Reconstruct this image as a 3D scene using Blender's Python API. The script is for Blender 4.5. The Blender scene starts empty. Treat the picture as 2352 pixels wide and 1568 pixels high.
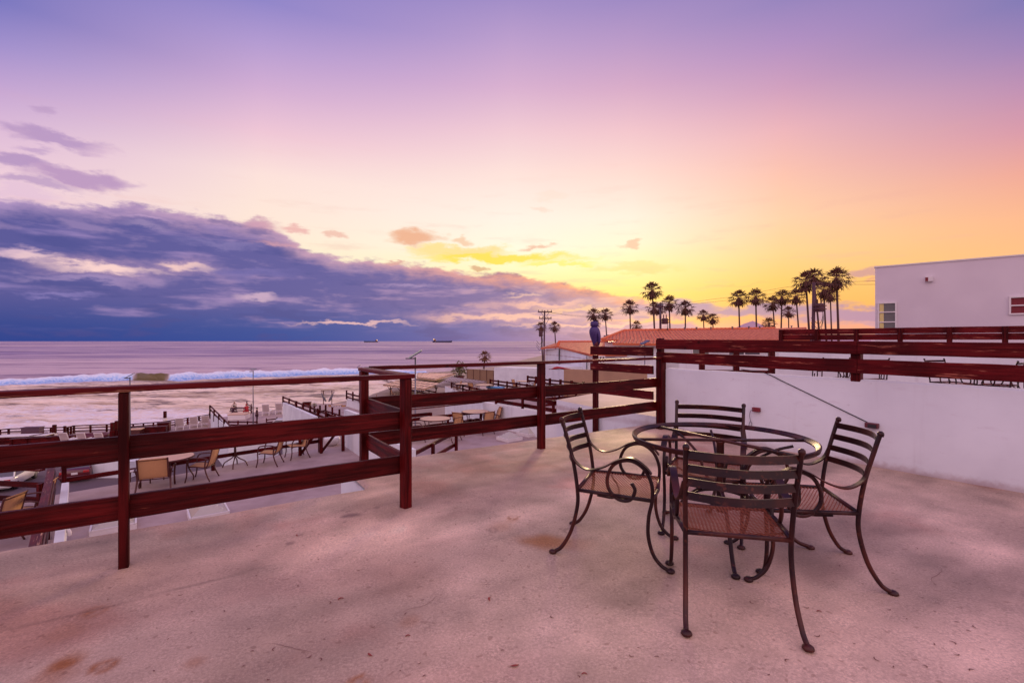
import bpy, math, random
import numpy as np
from mathutils import Vector, Matrix

# ------------------------------------------------------------------ basics
S = bpy.context.scene
COL = S.collection
F, CX, HY, H = 1100.0, 1176.0, 783.0, 1.40      # focal length and horizon measured on a 2352 px wide copy
SEA_Z, GROUND_Z, LOW_Z, NB_Z = -12.5, -8.9, -2.35, 0.15
R = math.radians

def G(x, y, z=0.0):
    """ground position of a measured point lying at height z"""
    Y = F * (H - z) / (y - HY)
    return Vector(((x - CX) / F * Y, Y, z))
def W(x, y, Y):
    """position of a measured point at distance Y"""
    return Vector(((x - CX) / F * Y, Y, H - (y - HY) / F * Y))
def lin(r, g, b):
    f = lambda c: (c / 255 / 12.92) if c / 255 <= .04045 else ((c / 255 + .055) / 1.055) ** 2.4
    return (f(r), f(g), f(b), 1.0)

# ------------------------------------------------------------------ camera
cam = bpy.data.cameras.new('camera'); co = bpy.data.objects.new('camera', cam); COL.objects.link(co)
cam.sensor_width = 36; cam.lens = 36 * F / 2352
cam.shift_y = -(784 - HY) / 2352
cam.clip_start = .05; cam.clip_end = 60000
co.location = (0, 0, H); co.rotation_euler = (R(90), 0, 0)
S.camera = co
S.view_settings.view_transform = 'Standard'; S.view_settings.look = 'None'
S.view_settings.exposure = 0.0; S.view_settings.gamma = 1.0
S.cycles.max_bounces = 6; S.cycles.transparent_max_bounces = 8
S.cycles.sample_clamp_indirect = 6

# ------------------------------------------------------------------ node helper
class NT:
    def __init__(s, tree): s.t = tree; s.n = tree.nodes; s.l = tree.links
    def node(s, typ, **kw):
        n = s.n.new(typ)
        for k, v in kw.items(): setattr(n, k, v)
        return n
    def put(s, sock, v):
        if v is None: return
        if isinstance(v, bpy.types.NodeSocket): s.l.new(v, sock)
        elif isinstance(v, (tuple, list, Vector)):
            v = tuple(v)
            n = len(sock.default_value)
            sock.default_value = (v + (1.0,))[:n] if len(v) < n else v[:n]
        else: sock.default_value = v
    def math(s, op, a, b=None, c=None, clamp=False):
        n = s.node('ShaderNodeMath', operation=op, use_clamp=clamp)
        s.put(n.inputs[0], a); s.put(n.inputs[1], b)
        if c is not None: s.put(n.inputs[2], c)
        return n.outputs[0]
    def vm(s, op, a, b=None, out=0):
        n = s.node('ShaderNodeVectorMath', operation=op)
        s.put(n.inputs[0], a); s.put(n.inputs[1], b)
        return n.outputs[out]
    def mix(s, f, a, b, blend='MIX'):
        n = s.node('ShaderNodeMix', data_type='RGBA', blend_type=blend)
        s.put(n.inputs[0], f); s.put(n.inputs[6], a); s.put(n.inputs[7], b)
        return n.outputs[2]
    def mrange(s, v, a, b, c=0.0, d=1.0, smooth=True):
        n = s.node('ShaderNodeMapRange', interpolation_type='SMOOTHSTEP' if smooth else 'LINEAR')
        s.put(n.inputs[0], v); n.inputs[1].default_value = a; n.inputs[2].default_value = b
        n.inputs[3].default_value = c; n.inputs[4].default_value = d
        return n.outputs[0]
    def ramp(s, v, stops, interp='LINEAR'):
        n = s.node('ShaderNodeValToRGB'); e = n.color_ramp.elements; n.color_ramp.interpolation = interp
        stops = sorted(stops, key=lambda q: q[0])
        e[0].position = stops[0][0]; e[0].color = stops[0][1]
        e[1].position = stops[-1][0]; e[1].color = stops[-1][1]
        for p, c in stops[1:-1]:
            x = e.new(p); x.color = c
        s.put(n.inputs[0], v)
        return n.outputs[0]
    def noise(s, vec, scale=1, detail=3, rough=.5, out=0):
        n = s.node('ShaderNodeTexNoise'); s.put(n.inputs['Vector'], vec)
        n.inputs['Scale'].default_value = scale; n.inputs['Detail'].default_value = detail
        n.inputs['Roughness'].default_value = rough
        return n.outputs[out]
    def xyz(s, a, b, c):
        n = s.node('ShaderNodeCombineXYZ'); s.put(n.inputs[0], a); s.put(n.inputs[1], b); s.put(n.inputs[2], c)
        return n.outputs[0]

# ------------------------------------------------------------------ sky
def azel(x, y):
    a = math.atan2(x - CX, F)
    return a, math.atan(math.cos(a) * (HY - y) / F)
def build_world():
    w = bpy.data.worlds.new('World'); S.world = w; w.use_nodes = True
    t = NT(w.node_tree); t.n.clear()
    d = t.vm('NORMALIZE', t.node('ShaderNodeTexCoord').outputs['Generated'])
    sp = t.node('ShaderNodeSeparateXYZ'); t.put(sp.inputs[0], d)
    az = t.math('ARCTAN2', sp.outputs[0], sp.outputs[1]); el = t.math('ARCSINE', sp.outputs[2])
    EM = 1.2
    eln = t.math('DIVIDE', el, EM)
    cols = [
        (0,    [(0, (122,118,190)), (100, (160,142,203)), (200, (196,164,209)), (300, (222,187,215)), (400, (238,204,217)), (500, (236,200,214)), (783, (228,190,205))], (78,84,168)),
        (600,  [(0, (144,132,200)), (100, (180,154,208)), (200, (210,172,210)), (300, (238,196,212)), (400, (252,224,217)), (500, (254,230,214)), (600, (255,236,205)), (783, (255,225,190))], (96,98,180)),
        (1176, [(0, (162,140,198)), (100, (190,158,204)), (200, (216,174,206)), (300, (240,200,210)), (400, (252,224,216)), (500, (255,240,226)), (570, (255,247,222)), (620, (255,246,190)), (680, (255,228,140)), (783, (250,200,150))], (112,106,184)),
        (1450, [(0, (158,136,194)), (100, (186,152,198)), (200, (214,168,198)), (300, (240,194,202)), (400, (252,216,206)), (500, (255,236,218)), (560, (255,240,208)), (620, (255,238,166)), (680, (255,220,112)), (740, (252,190,120)), (783, (235,170,165))], (112,106,184)),
        (1800, [(0, (150,130,188)), (100, (178,142,192)), (200, (206,156,188)), (300, (236,178,184)), (400, (250,192,172)), (500, (254,206,166)), (580, (255,208,140)), (650, (255,200,100)), (710, (252,180,92)), (745, (240,160,130)), (783, (220,150,160))], (104,100,178)),
        (2352, [(0, (130,120,180)), (100, (158,130,182)), (200, (190,142,178)), (300, (216,152,168)), (400, (240,168,150)), (500, (252,184,140)), (590, (254,190,128)), (700, (254,182,92)), (783, (235,160,140))], (92,92,170)),
    ]
    prev = None; pa = None
    for x, st, zen in cols:
        stops = [(max(0, azel(x, y)[1]) / EM, lin(*c)) for y, c in st]
        stops.append((1.0, lin(*zen)))
        r = t.ramp(eln, stops)
        a = azel(x, 0)[0]
        prev = r if prev is None else t.mix(t.mrange(az, pa, a, smooth=False), prev, r)
        pa = a
    # the sky behind the viewer: unseen, brightened to light the deck and walls
    back = t.ramp(eln, [(0, (1.0,.62,.66,1)), (.2, (1.38,.96,1.02,1)), (.5, (1.22,.84,1.04,1)), (1, (.86,.64,.94,1))])
    base = t.mix(t.mrange(t.math('ABSOLUTE', az), .86, 1.9), prev, back)
    # noise fields
    v1 = t.xyz(az, t.math('MULTIPLY', el, 2.6), 0.0)
    n1 = t.noise(v1, 16, 5, .6); n2 = t.noise(t.vm('ADD', v1, (3.1, 7.7, 0)), 11, 4, .55)
    v2 = t.xyz(az, t.math('MULTIPLY', el, 7.0), 4.0)
    streak = t.noise(v2, 6.5, 5, .58)
    v3 = t.xyz(az, t.math('MULTIPLY', el, 3.2), 9.0)
    soft = t.noise(v3, 10, 5, .56)
    azw = t.math('ADD', az, t.math('MULTIPLY', t.math('SUBTRACT', n2, .5), .13))
    elw = t.math('ADD', el, t.math('MULTIPLY', t.math('SUBTRACT', n1, .5), .050))
    pos = t.xyz(azw, elw, 0.0)
    def blob(c, x, y, rx, ry, col, k=1.0, hard=.45):
        a, e = azel(x, y)
        ca = math.cos(a)
        ra = rx / F * ca * ca; re = ry / F * ca
        q = t.vm('MULTIPLY', t.vm('SUBTRACT', pos, (a, e, 0)), (1 / ra, 1 / re, 0))
        m = t.mrange(t.vm('LENGTH', q, out=1), 1.35, hard, 0.0, k)
        return t.mix(m, c, lin(*col))
    c = base
    # thin high haze streaks
    c = t.mix(t.math('MULTIPLY', t.mrange(streak, .52, .75), t.mrange(el, .42, .1, 0, .35)), c, lin(232,170,160))
    for b in [(80,248,36,12,(192,158,198),.85), (140,322,115,15,(180,146,192),.85), (40,368,110,15,(176,142,190),.85), (60,340,60,9,(190,156,198),.7), (190,412,120,20,(184,146,190),.9), (90,425,120,12,(176,142,190),.7), (30,440,90,12,(225,190,215),.6),
              (220,345,60,10,(214,178,205),.5),
              (955,547,56,18,(238,176,140),.95), (1060,578,120,12,(255,214,120),.75), (1050,552,22,8,(244,198,162),.8), (1000,575,80,9,(255,226,150),.7), (1225,566,36,6,(236,186,160),.85), (1445,562,20,6,(234,190,160),.85),
              (1150,593,190,9,(255,222,60),.9), (1290,606,80,6,(255,232,90),.7), (1450,615,110,10,(250,206,110),.45), (1250,480,22,7,(246,214,196),.6), (1265,450,40,9,(250,222,206),.5),
              (690,528,30,10,(238,182,176),.9), (776,545,22,8,(240,190,172),.85), (585,518,46,14,(206,166,182),.9), (900,603,20,7,(222,160,150),.9), (1098,618,16,5,(214,160,120),.8),
              (1830,690,90,5,(240,165,110),.5), (1700,655,90,4,(248,190,110),.5), (1985,630,44,11,(206,150,150),.85), (2020,648,40,6,(225,150,130),.6)]:
        c = blob(c, *b)
    # the cloud bank over the sea
    top = [(-900,440),(-400,448),(0,462),(150,470),(300,474),(480,500),(580,514),(640,536),(700,568),(760,592),(860,600),(940,610),(1000,612),(1060,630),(1170,632),(1300,655),(1400,672),(1480,694),(1560,720),(1640,783),(2352,783)]
    A0, A1, EK = -1.6, 1.0, .36
    stops = []
    for x, y in top:
        a, e = azel(x, y)
        if x < -500: a = A0 + .02; e = .2
        v = max(0, e) / EK
        stops.append(((a - A0) / (A1 - A0), (v, v, v, 1)))
    tp = t.math('MULTIPLY', t.ramp(t.math('DIVIDE', t.math('SUBTRACT', az, A0), A1 - A0), stops), EK)
    dep = t.math('SUBTRACT', tp, elw)                        # angular depth below the cloud's top edge
    dep2 = t.math('ADD', dep, t.math('MULTIPLY', t.math('SUBTRACT', soft, .5), .05))
    dep = t.math('ADD', dep, t.math('MULTIPLY', t.math('SUBTRACT', t.noise(v1, 60, 4, .6), .5), .010))
    mask = t.mrange(dep, -.008, .004)
    rim = t.ramp(t.mrange(az, -.8, .25, smooth=False), [(0, lin(176,146,192)), (.45, lin(206,160,180)), (.75, lin(238,160,136)), (1, lin(240,150,110))])
    body = t.ramp(t.mrange(az, -.8, .3, smooth=False), [(0, lin(88,84,150)), (.4, lin(98,90,154)), (.7, lin(122,102,158)), (1, lin(142,114,158))])
    low = t.ramp(t.mrange(az, -.8, .35, smooth=False), [(0, lin(40,66,142)), (.35, lin(48,78,154)), (.6, lin(84,92,164)), (.8, lin(118,106,170)), (1, lin(176,138,174))])
    cc = t.mix(t.mrange(dep2, -.004, .034), rim, body)
    cc = t.mix(t.mrange(el, .085, .012), cc, low)
    lilac = t.ramp(t.mrange(az, -.8, .3, smooth=False), [(0, lin(150,128,186)), (.6, lin(190,150,186)), (1, lin(238,184,160))])
    cc = t.mix(t.math('MULTIPLY', t.mrange(streak, .5, .72), t.mrange(el, .008, .05, 0, .75)), cc, lilac)
    cc = t.mix(t.math('MULTIPLY', t.mrange(soft, .48, .34), .55), cc, lin(70,72,140))
    cc = t.mix(t.math('MULTIPLY', t.mrange(soft, .54, .70), t.mrange(el, .02, .07, 0, .55)), cc, t.mix(t.mrange(az, -.5, .1), lin(168,140,186), lin(232,176,170)))
    c = t.mix(mask, c, cc)
    for b in [(60,585,90,13,(212,176,204),.75,.2), (245,617,120,12,(252,212,206),.95,.3), (440,616,62,9,(252,208,198),.92,.3), (90,590,70,10,(244,206,206),.7,.2), (330,500,90,5,(196,160,200),.6,.1), (600,520,60,14,(214,160,176),.7,.2), (640,560,60,8,(226,164,170),.6,.1), (190,640,150,9,(176,148,194),.6,.1), (170,678,90,7,(140,124,186),.7,.1), (590,683,56,9,(214,178,200),.75,.2),
              (520,560,120,10,(150,132,184),.5,.0), (330,520,70,8,(176,150,190),.5,.1), (560,625,120,12,(118,106,170),.7,.1),
              (800,741,140,5,(236,188,188),.85,.4), (940,656,80,5,(170,142,186),.7,.2), (1250,700,100,7,(242,184,166),.8,.3), (1160,728,160,7,(244,190,172),.8,.3), (1330,712,100,7,(250,196,150),.7,.2),
              (1340,746,170,5,(242,186,172),.8,.3), (1500,735,140,6,(250,184,128),.75,.3), (1460,762,240,8,(200,158,186),.6,.1), (1205,680,36,5,(246,196,176),.6,.2),
              (1540,707,110,14,(158,128,172),.95,.5), (1740,713,190,14,(166,132,168),.95,.5), (1960,722,150,13,(176,136,170),.95,.5), (1640,735,200,5,(255,180,110),.8,.3), (2100,735,200,9,(196,148,176),.8,.3), (1900,748,260,4,(246,160,140),.6,.2), (1700,766,400,7,(214,158,184),.6,.1)]:
        if b[6] >= .25 and b[1] < 735 and b[0] < 1400:
            c = blob(c, b[0], b[1], b[2] * 1.45, b[3] * 2.3, (196,156,190) if b[0] < 700 else (222,168,178), .65, 0.0)
        c = blob(c, *b)
    sky = t.node('ShaderNodeTexSky', sky_type='NISHITA', sun_disc=False)
    sky.sun_elevation = R(6); sky.sun_rotation = R(15)
    tot = t.vm('ADD', c, t.vm('MULTIPLY', sky.outputs[0], (.006, .006, .006)))
    # below the horizon: dim warm bounce
    tot = t.mix(t.mrange(el, -.002, -.03), tot, (.24, .17, .19, 1))
    bg = t.node('ShaderNodeBackground'); t.put(bg.inputs[0], tot); bg.inputs[1].default_value = 1.0
    o = t.node('ShaderNodeOutputWorld'); t.l.new(bg.outputs[0], o.inputs[0])
    w.cycles.sampling_method = 'MANUAL'; w.cycles.sample_map_resolution = 512
build_world()

sd = bpy.data.lights.new('sun', 'SUN'); so = bpy.data.objects.new('sun', sd); COL.objects.link(so)
sd.energy = 1.5; sd.angle = R(9); sd.color = (1.0, .66, .36)
sun_dir = Vector((math.sin(R(15)) * math.cos(R(9)), math.cos(R(15)) * math.cos(R(9)), math.sin(R(9))))
so.rotation_euler = sun_dir.to_track_quat('Z', 'Y').to_euler()

# ------------------------------------------------------------------ materials
def mat(name, fn):
    m = bpy.data.materials.new(name); m.use_nodes = True
    t = NT(m.node_tree); b = t.n['Principled BSDF']
    fn(t, b); return m
def tc(t, which='Object', sc=(1, 1, 1)):
    return t.vm('MULTIPLY', t.node('ShaderNodeTexCoord').outputs[which], sc)
def bump(t, b, h, st=.3, dist=.01):
    n = t.node('ShaderNodeBump'); n.inputs['Strength'].default_value = st; n.inputs['Distance'].default_value = dist
    t.put(n.inputs['Height'], h); t.l.new(n.outputs[0], b.inputs['Normal'])
def plain(name, col, rough=.6, metal=0.0, var=.18, scale=6, bmp=0.0):
    def fn(t, b):
        n = t.noise(tc(t), scale, 4, .6)
        c1 = tuple(x * (1 - var) for x in col[:3]) + (1,); c2 = tuple(min(1, x * (1 + var)) for x in col[:3]) + (1,)
        t.put(b.inputs['Base Color'], t.mix(n, c1, c2)); b.inputs['Roughness'].default_value = rough; b.inputs['Metallic'].default_value = metal
        if bmp: bump(t, b, t.noise(tc(t), scale * 6, 3), bmp, .01)
    return mat(name, fn)
def wood(name, axis, c1, c2, worn, rough=.42, wear=.66):
    def fn(t, b):
        rnd = t.node('ShaderNodeObjectInfo').outputs['Random']
        def tc(t, w_='Object', sc=(1, 1, 1)):
            q = t.vm('ADD', t.node('ShaderNodeTexCoord').outputs['Object'], t.xyz(t.math('MULTIPLY', rnd, 37.0), t.math('MULTIPLY', rnd, 11.0), t.math('MULTIPLY', rnd, 23.0)))
            return t.vm('MULTIPLY', q, sc)
        sc = [22, 22, 22]; sc[axis] = 1.3
        v = tc(t, 'Object', sc)
        g = t.noise(v, 1.6, 5, .6); g2 = t.noise(v, 5, 3, .6)
        big = t.noise(tc(t), 1.7, 3, .5)
        c = t.mix(t.mrange(g, .36, .64), c1, c2)
        c = t.mix(t.mrange(big, .4, .65, 0, .6), c, tuple(x * .4 for x in c1[:3]) + (1,))
        c = t.mix(t.math('MULTIPLY', rnd, .5), c, tuple(x * .35 for x in c1[:3]) + (1,))
        sc2 = [14, 14, 14]; sc2[axis] = 1.0
        w = t.noise(tc(t, 'Object', sc2), 2.3, 5, .65)
        w2 = t.mrange(w, wear, wear + .1)
        c = t.mix(t.math('MULTIPLY', w2, t.mrange(g2, .35, .6)), c, worn)
        vo = t.node('ShaderNodeTexVoronoi'); t.put(vo.inputs['Vector'], tc(t, 'Object', (3.1, 3.1, 3.1))); vo.inputs['Scale'].default_value = 1.0
        k = t.mrange(vo.outputs['Distance'], .1, .03)
        c = t.mix(t.math('MULTIPLY', k, .8), c, tuple(x * .3 for x in c1[:3]) + (1,))
        t.put(b.inputs['Base Color'], c); b.inputs['Roughness'].default_value = rough
        b.inputs['Specular IOR Level'].default_value = .12
        bump(t, b, t.math('ADD', g, t.math('MULTIPLY', g2, .5)), .9, .006)
    return mat(name, fn)
RED1, RED2, WORN = (.046, .0006, .0014, 1), (.145, .0075, .0080, 1), (.36, .09, .05, 1)
M = {}
M['wood_x'] = wood('red_wood_rail', 0, RED1, RED2, WORN)
M['wood_z'] = wood('red_wood_post', 2, RED1, RED2, WORN)
M['wood_old'] = wood('weathered_red_wood', 0, (.085,.0015,.004,1), (.17,.008,.010,1), (.52,.16,.10,1), .5, .585)
M['cap'] = wood('cap_wood', 0, (.085,.002,.004,1), (.15,.008,.010,1), (.6,.34,.2,1), .45, .58)
def fn_wall(t, b):
    v = tc(t)
    n = t.noise(v, .9, 4, .55); n2 = t.noise(v, 14, 4, .6)
    c = t.mix(t.mrange(n, .35, .7), (.78,.79,.80,1), (.68,.68,.70,1))
    drip = t.noise(tc(t, 'Object', (5, 5, .35)), 1, 4, .6)
    c = t.mix(t.mrange(drip, .56, .8, 0, .35), c, (.46,.40,.40,1))
    c = t.mix(t.mrange(n2, .66, .78, 0, .5), c, (.42,.36,.36,1))
    zz = t.node('ShaderNodeSeparateXYZ'); t.put(zz.inputs[0], v)
    dirt = t.math('MULTIPLY', t.mrange(t.math('ADD', t.math('ABSOLUTE', zz.outputs[2]), t.math('MULTIPLY', n2, .09)), .13, .05), t.mrange(n, .3, .6, .25, .8))
    c = t.mix(dirt, c, (.42,.30,.29,1))
    tr = t.noise(tc(t, 'Object', (1.2, 1.2, 4)), 3, 5, .7)
    c = t.mix(t.mrange(tr, .55, .75, 0, .35), c, (.60,.54,.56,1))
    t.put(b.inputs['Base Color'], c); b.inputs['Roughness'].default_value = .85
    bump(t, b, t.math('ADD', n2, t.math('MULTIPLY', t.noise(v, 60, 2), .4)), .25, .006)
M['wall'] = mat('white_stucco', fn_wall)
def fn_conc(t, b):
    at = t.node('ShaderNodeAttribute', attribute_name='tint')
    v = tc(t)
    n = t.noise(v, 70, 5, .75); n2 = t.noise(v, 9, 4, .6); n3 = t.noise(tc(t, 'Object', (1, 1, 1)), 150, 2, .6)
    c = t.mix(t.mrange(n, .38, .62, 0, 1), (.70,.67,.67,1), (1.16,1.16,1.16,1))
    c = t.mix(t.mrange(n3, .35, .65, 0, .5), c, (.70,.66,.66,1))
    c = t.mix(t.mrange(n2, .3, .7, 0, .6), c, (.92,.89,.88,1))
    sc = t.noise(v, 24, 2, .4)
    c = t.mix(t.mrange(sc, .66, .72, 0, .6), c, (.52,.44,.42,1))
    sc2 = t.noise(t.vm('ADD', v, (5, 3, 1)), 38, 1, .4)
    c = t.mix(t.mrange(sc2, .72, .76, 0, .45), c, (1.3,1.25,1.22,1))
    t.put(b.inputs['Base Color'], t.mix(1.0, at.outputs['Color'], c, 'MULTIPLY'))
    b.inputs['Roughness'].default_value = .62; b.inputs['Specular IOR Level'].default_value = .35
    bump(t, b, t.math('ADD', t.math('ADD', n, n2), t.math('MULTIPLY', n3, .5)), .55, .006)
def fn_house(t, b):
    v = tc(t); n = t.noise(v, .35, 3, .5); n2 = t.noise(v, 20, 4, .6)
    t.put(b.inputs['Base Color'], t.mix(t.mrange(n, .3, .7), (.66,.58,.61,1), (.74,.66,.68,1))); b.inputs['Roughness'].default_value = .9
    bump(t, b, n2, .25, .01)
M['house'] = mat('pinkish_stucco', fn_house)
M['deck'] = mat('worn_concrete_deck', fn_conc)
def fn_floor2(t, b):
    v = tc(t); n = t.noise(v, 1.1, 5, .6); n2 = t.noise(v, 26, 3, .6)
    c = t.mix(t.mrange(n, .3, .7), (.33,.23,.21,1), (.46,.34,.32,1))
    c = t.mix(t.mrange(n2, .6, .8, 0, .4), c, (.30,.23,.22,1))
    t.put(b.inputs['Base Color'], c); b.inputs['Roughness'].default_value = .7
    bump(t, b, n2, .3, .006)
M['floor'] = mat('terrace_concrete', fn_floor2)
M['paver'] = plain('ground_sand', (.30,.22,.18), .9, 0, .25, .6, .3)
M['lot'] = plain('parking_asphalt', (.12,.08,.09), .85, 0, .2, 1.5, .3)
def fn_iron(t, b):
    v = tc(t); n = t.noise(v, 30, 4, .6); n2 = t.noise(v, 5, 3, .5)
    c = t.mix(t.mrange(n2, .4, .7), (.018,.004,.006,1), (.080,.016,.010,1))
    c = t.mix(t.mrange(n, .56, .74, 0, .5), c, (.20,.05,.024,1))
    t.put(b.inputs['Base Color'], c); b.inputs['Specular IOR Level'].default_value = .32; b.inputs['Roughness'].default_value = .36
    bump(t, b, n, .25, .002)
M['iron'] = mat('dark_wrought_iron', fn_iron)
M['seatmesh'] = plain('rusty_seat_mesh', (.30,.06,.022), .75, 0, .4, 18)
M['sling'] = plain('tan_sling_fabric', (.52,.27,.12), .75, 0, .12, 30)
M['slingp'] = plain('pale_table_top', (.62,.40,.26), .5, 0, .12, 8)
M['brown'] = plain('brown_metal', (.085,.02,.018), .45, .2, .2, 10)
M['white'] = plain('white_plastic', (.74,.68,.66), .5, 0, .08, 8)
M['grey'] = plain('grey_metal', (.16,.15,.18), .45, .5, .15, 8)
M['black'] = plain('black_rubber', (.02,.015,.02), .6, 0, .2, 8)
M['panel'] = plain('solar_panel', (.045,.05,.10), .25, 0, .2, 4)
def fn_sky(t, b):
    b.inputs['Base Color'].default_value = (.66,.60,.50,1); b.inputs['Roughness'].default_value = .12
    b.inputs['Transmission Weight'].default_value = .25; b.inputs['Subsurface Weight'].default_value = 0
M['acrylic'] = mat('skylight_acrylic', fn_sky)
def fn_glass(t, b):
    b.inputs['Base Color'].default_value = (.07,.06,.075,1); b.inputs['Roughness'].default_value = .06; b.inputs['Specular IOR Level'].default_value = .8
M['glass'] = mat('dark_window_glass', fn_glass)
M['curtain'] = plain('red_curtain', (.20,.02,.03), .8)
M['pale_glass'] = plain('window_with_blind', (.16,.15,.14), .3)
M['yellow_blind'] = plain('yellow_window_blind', (.70,.58,.22), .6)  # yellow colour of the blind itself
def fn_tile(t, b):
    o = t.node('ShaderNodeTexCoord').outputs['UV']
    sp = t.node('ShaderNodeSeparateXYZ'); t.put(sp.inputs[0], o)
    w1 = t.math('SINE', t.math('MULTIPLY', sp.outputs[0], 2 * math.pi / .30))
    fr = t.math('FRACT', t.math('DIVIDE', sp.outputs[1], .42))
    n = t.noise(t.vm('MULTIPLY', o, (3.3, 2.4, 1)), 1, 3, .6)
    c = t.mix(t.mrange(n, .3, .7), (.52,.10,.035,1), (.90,.26,.10,1))
    c = t.mix(t.mrange(fr, .80, .98, 0, .8), c, (.10,.02,.015,1))
    c = t.mix(t.mrange(w1, -.5, -1, 0, .6), c, (.14,.03,.02,1))
    t.put(b.inputs['Base Color'], c); b.inputs['Roughness'].default_value = .6
    bump(t, b, t.math('ADD', t.math('MULTIPLY', w1, .5), fr), 1.0, .06)
M['tile'] = mat('clay_roof_tile', fn_tile)
M['trunk'] = plain('palm_trunk', (.085,.038,.035), .9, 0, .35, 6, .5)
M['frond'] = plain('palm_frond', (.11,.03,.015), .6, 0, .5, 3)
M['frondred'] = plain('palm_frond_reddish', (.16,.055,.012), .6, 0, .5, 3)  # redder frond colour for the short palms and the beach palm
M['dead'] = plain('dead_palm_skirt', (.14,.055,.028), .85, 0, .35, 4)
M['polewood'] = plain('creosote_pole', (.085,.035,.05), .85, 0, .3, 5, .3)
M['tan'] = plain('tan_stucco', (.42,.25,.15), .85, 0, .22, 1.2, .3)
M['screen'] = plain('brown_screen_panel', (.27,.16,.09), .8, 0, .2, 1.2)
M['roofsheet'] = plain('pale_roof_sheet', (.78,.50,.32), .7, 0, .15, .8)
M['roofgrey'] = plain('grey_roof_tile', (.42,.33,.34), .7, 0, .18, .8)
M['seam'] = plain('roof_seam', (.16,.11,.08), .8)
M['leaf'] = plain('green_leaf', (.10,.09,.02), .6, 0, .4, 6)
M['hull'] = plain('ship_hull', (.035,.03,.07), .6)
M['skin'] = plain('skin', (.32,.16,.11), .6)
M['hair'] = plain('dark_hair', (.02,.012,.012), .6)
M['cloth_red'] = plain('red_cloth', (.42,.02,.03), .8)
M['cloth_dark'] = plain('dark_cloth', (.06,.015,.03), .85)
M['cloth_cream'] = plain('cream_cloth', (.58,.47,.38), .85)
M['purple'] = plain('purple_paint', (.05,.022,.13), .5, 0, .45, 14, .4)
M['mauve'] = plain('mauve_plastic', (.12,.06,.09), .7)
M['maroon'] = plain('maroon_paint', (.12,.02,.03), .5, 0, .3, 14)
M['blue'] = plain('blue_tarp', (.12,.34,.62), .6)
M['hill'] = plain('distant_hill', (.55,.36,.42), 1.0)  # distance haze put into the hill's pale colour
def carpaint(name, col):
    def fn(t, b):
        b.inputs['Base Color'].default_value = col; b.inputs['Roughness'].default_value = .3; b.inputs['Coat Weight'].default_value = .8; b.inputs['Coat Roughness'].default_value = .08
    return mat(name, fn)
M['car_white'] = carpaint('white_car_paint', (.66,.62,.60,1)); M['car_red'] = carpaint('burgundy_car_paint', (.10,.004,.008,1))
M['lamp_red'] = carpaint('red_tail_lamp', (.45,.02,.02,1))
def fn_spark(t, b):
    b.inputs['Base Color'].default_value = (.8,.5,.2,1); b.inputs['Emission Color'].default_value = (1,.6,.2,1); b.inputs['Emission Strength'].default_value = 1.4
M['lit'] = mat('orange_ship_glow', fn_spark)

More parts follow.
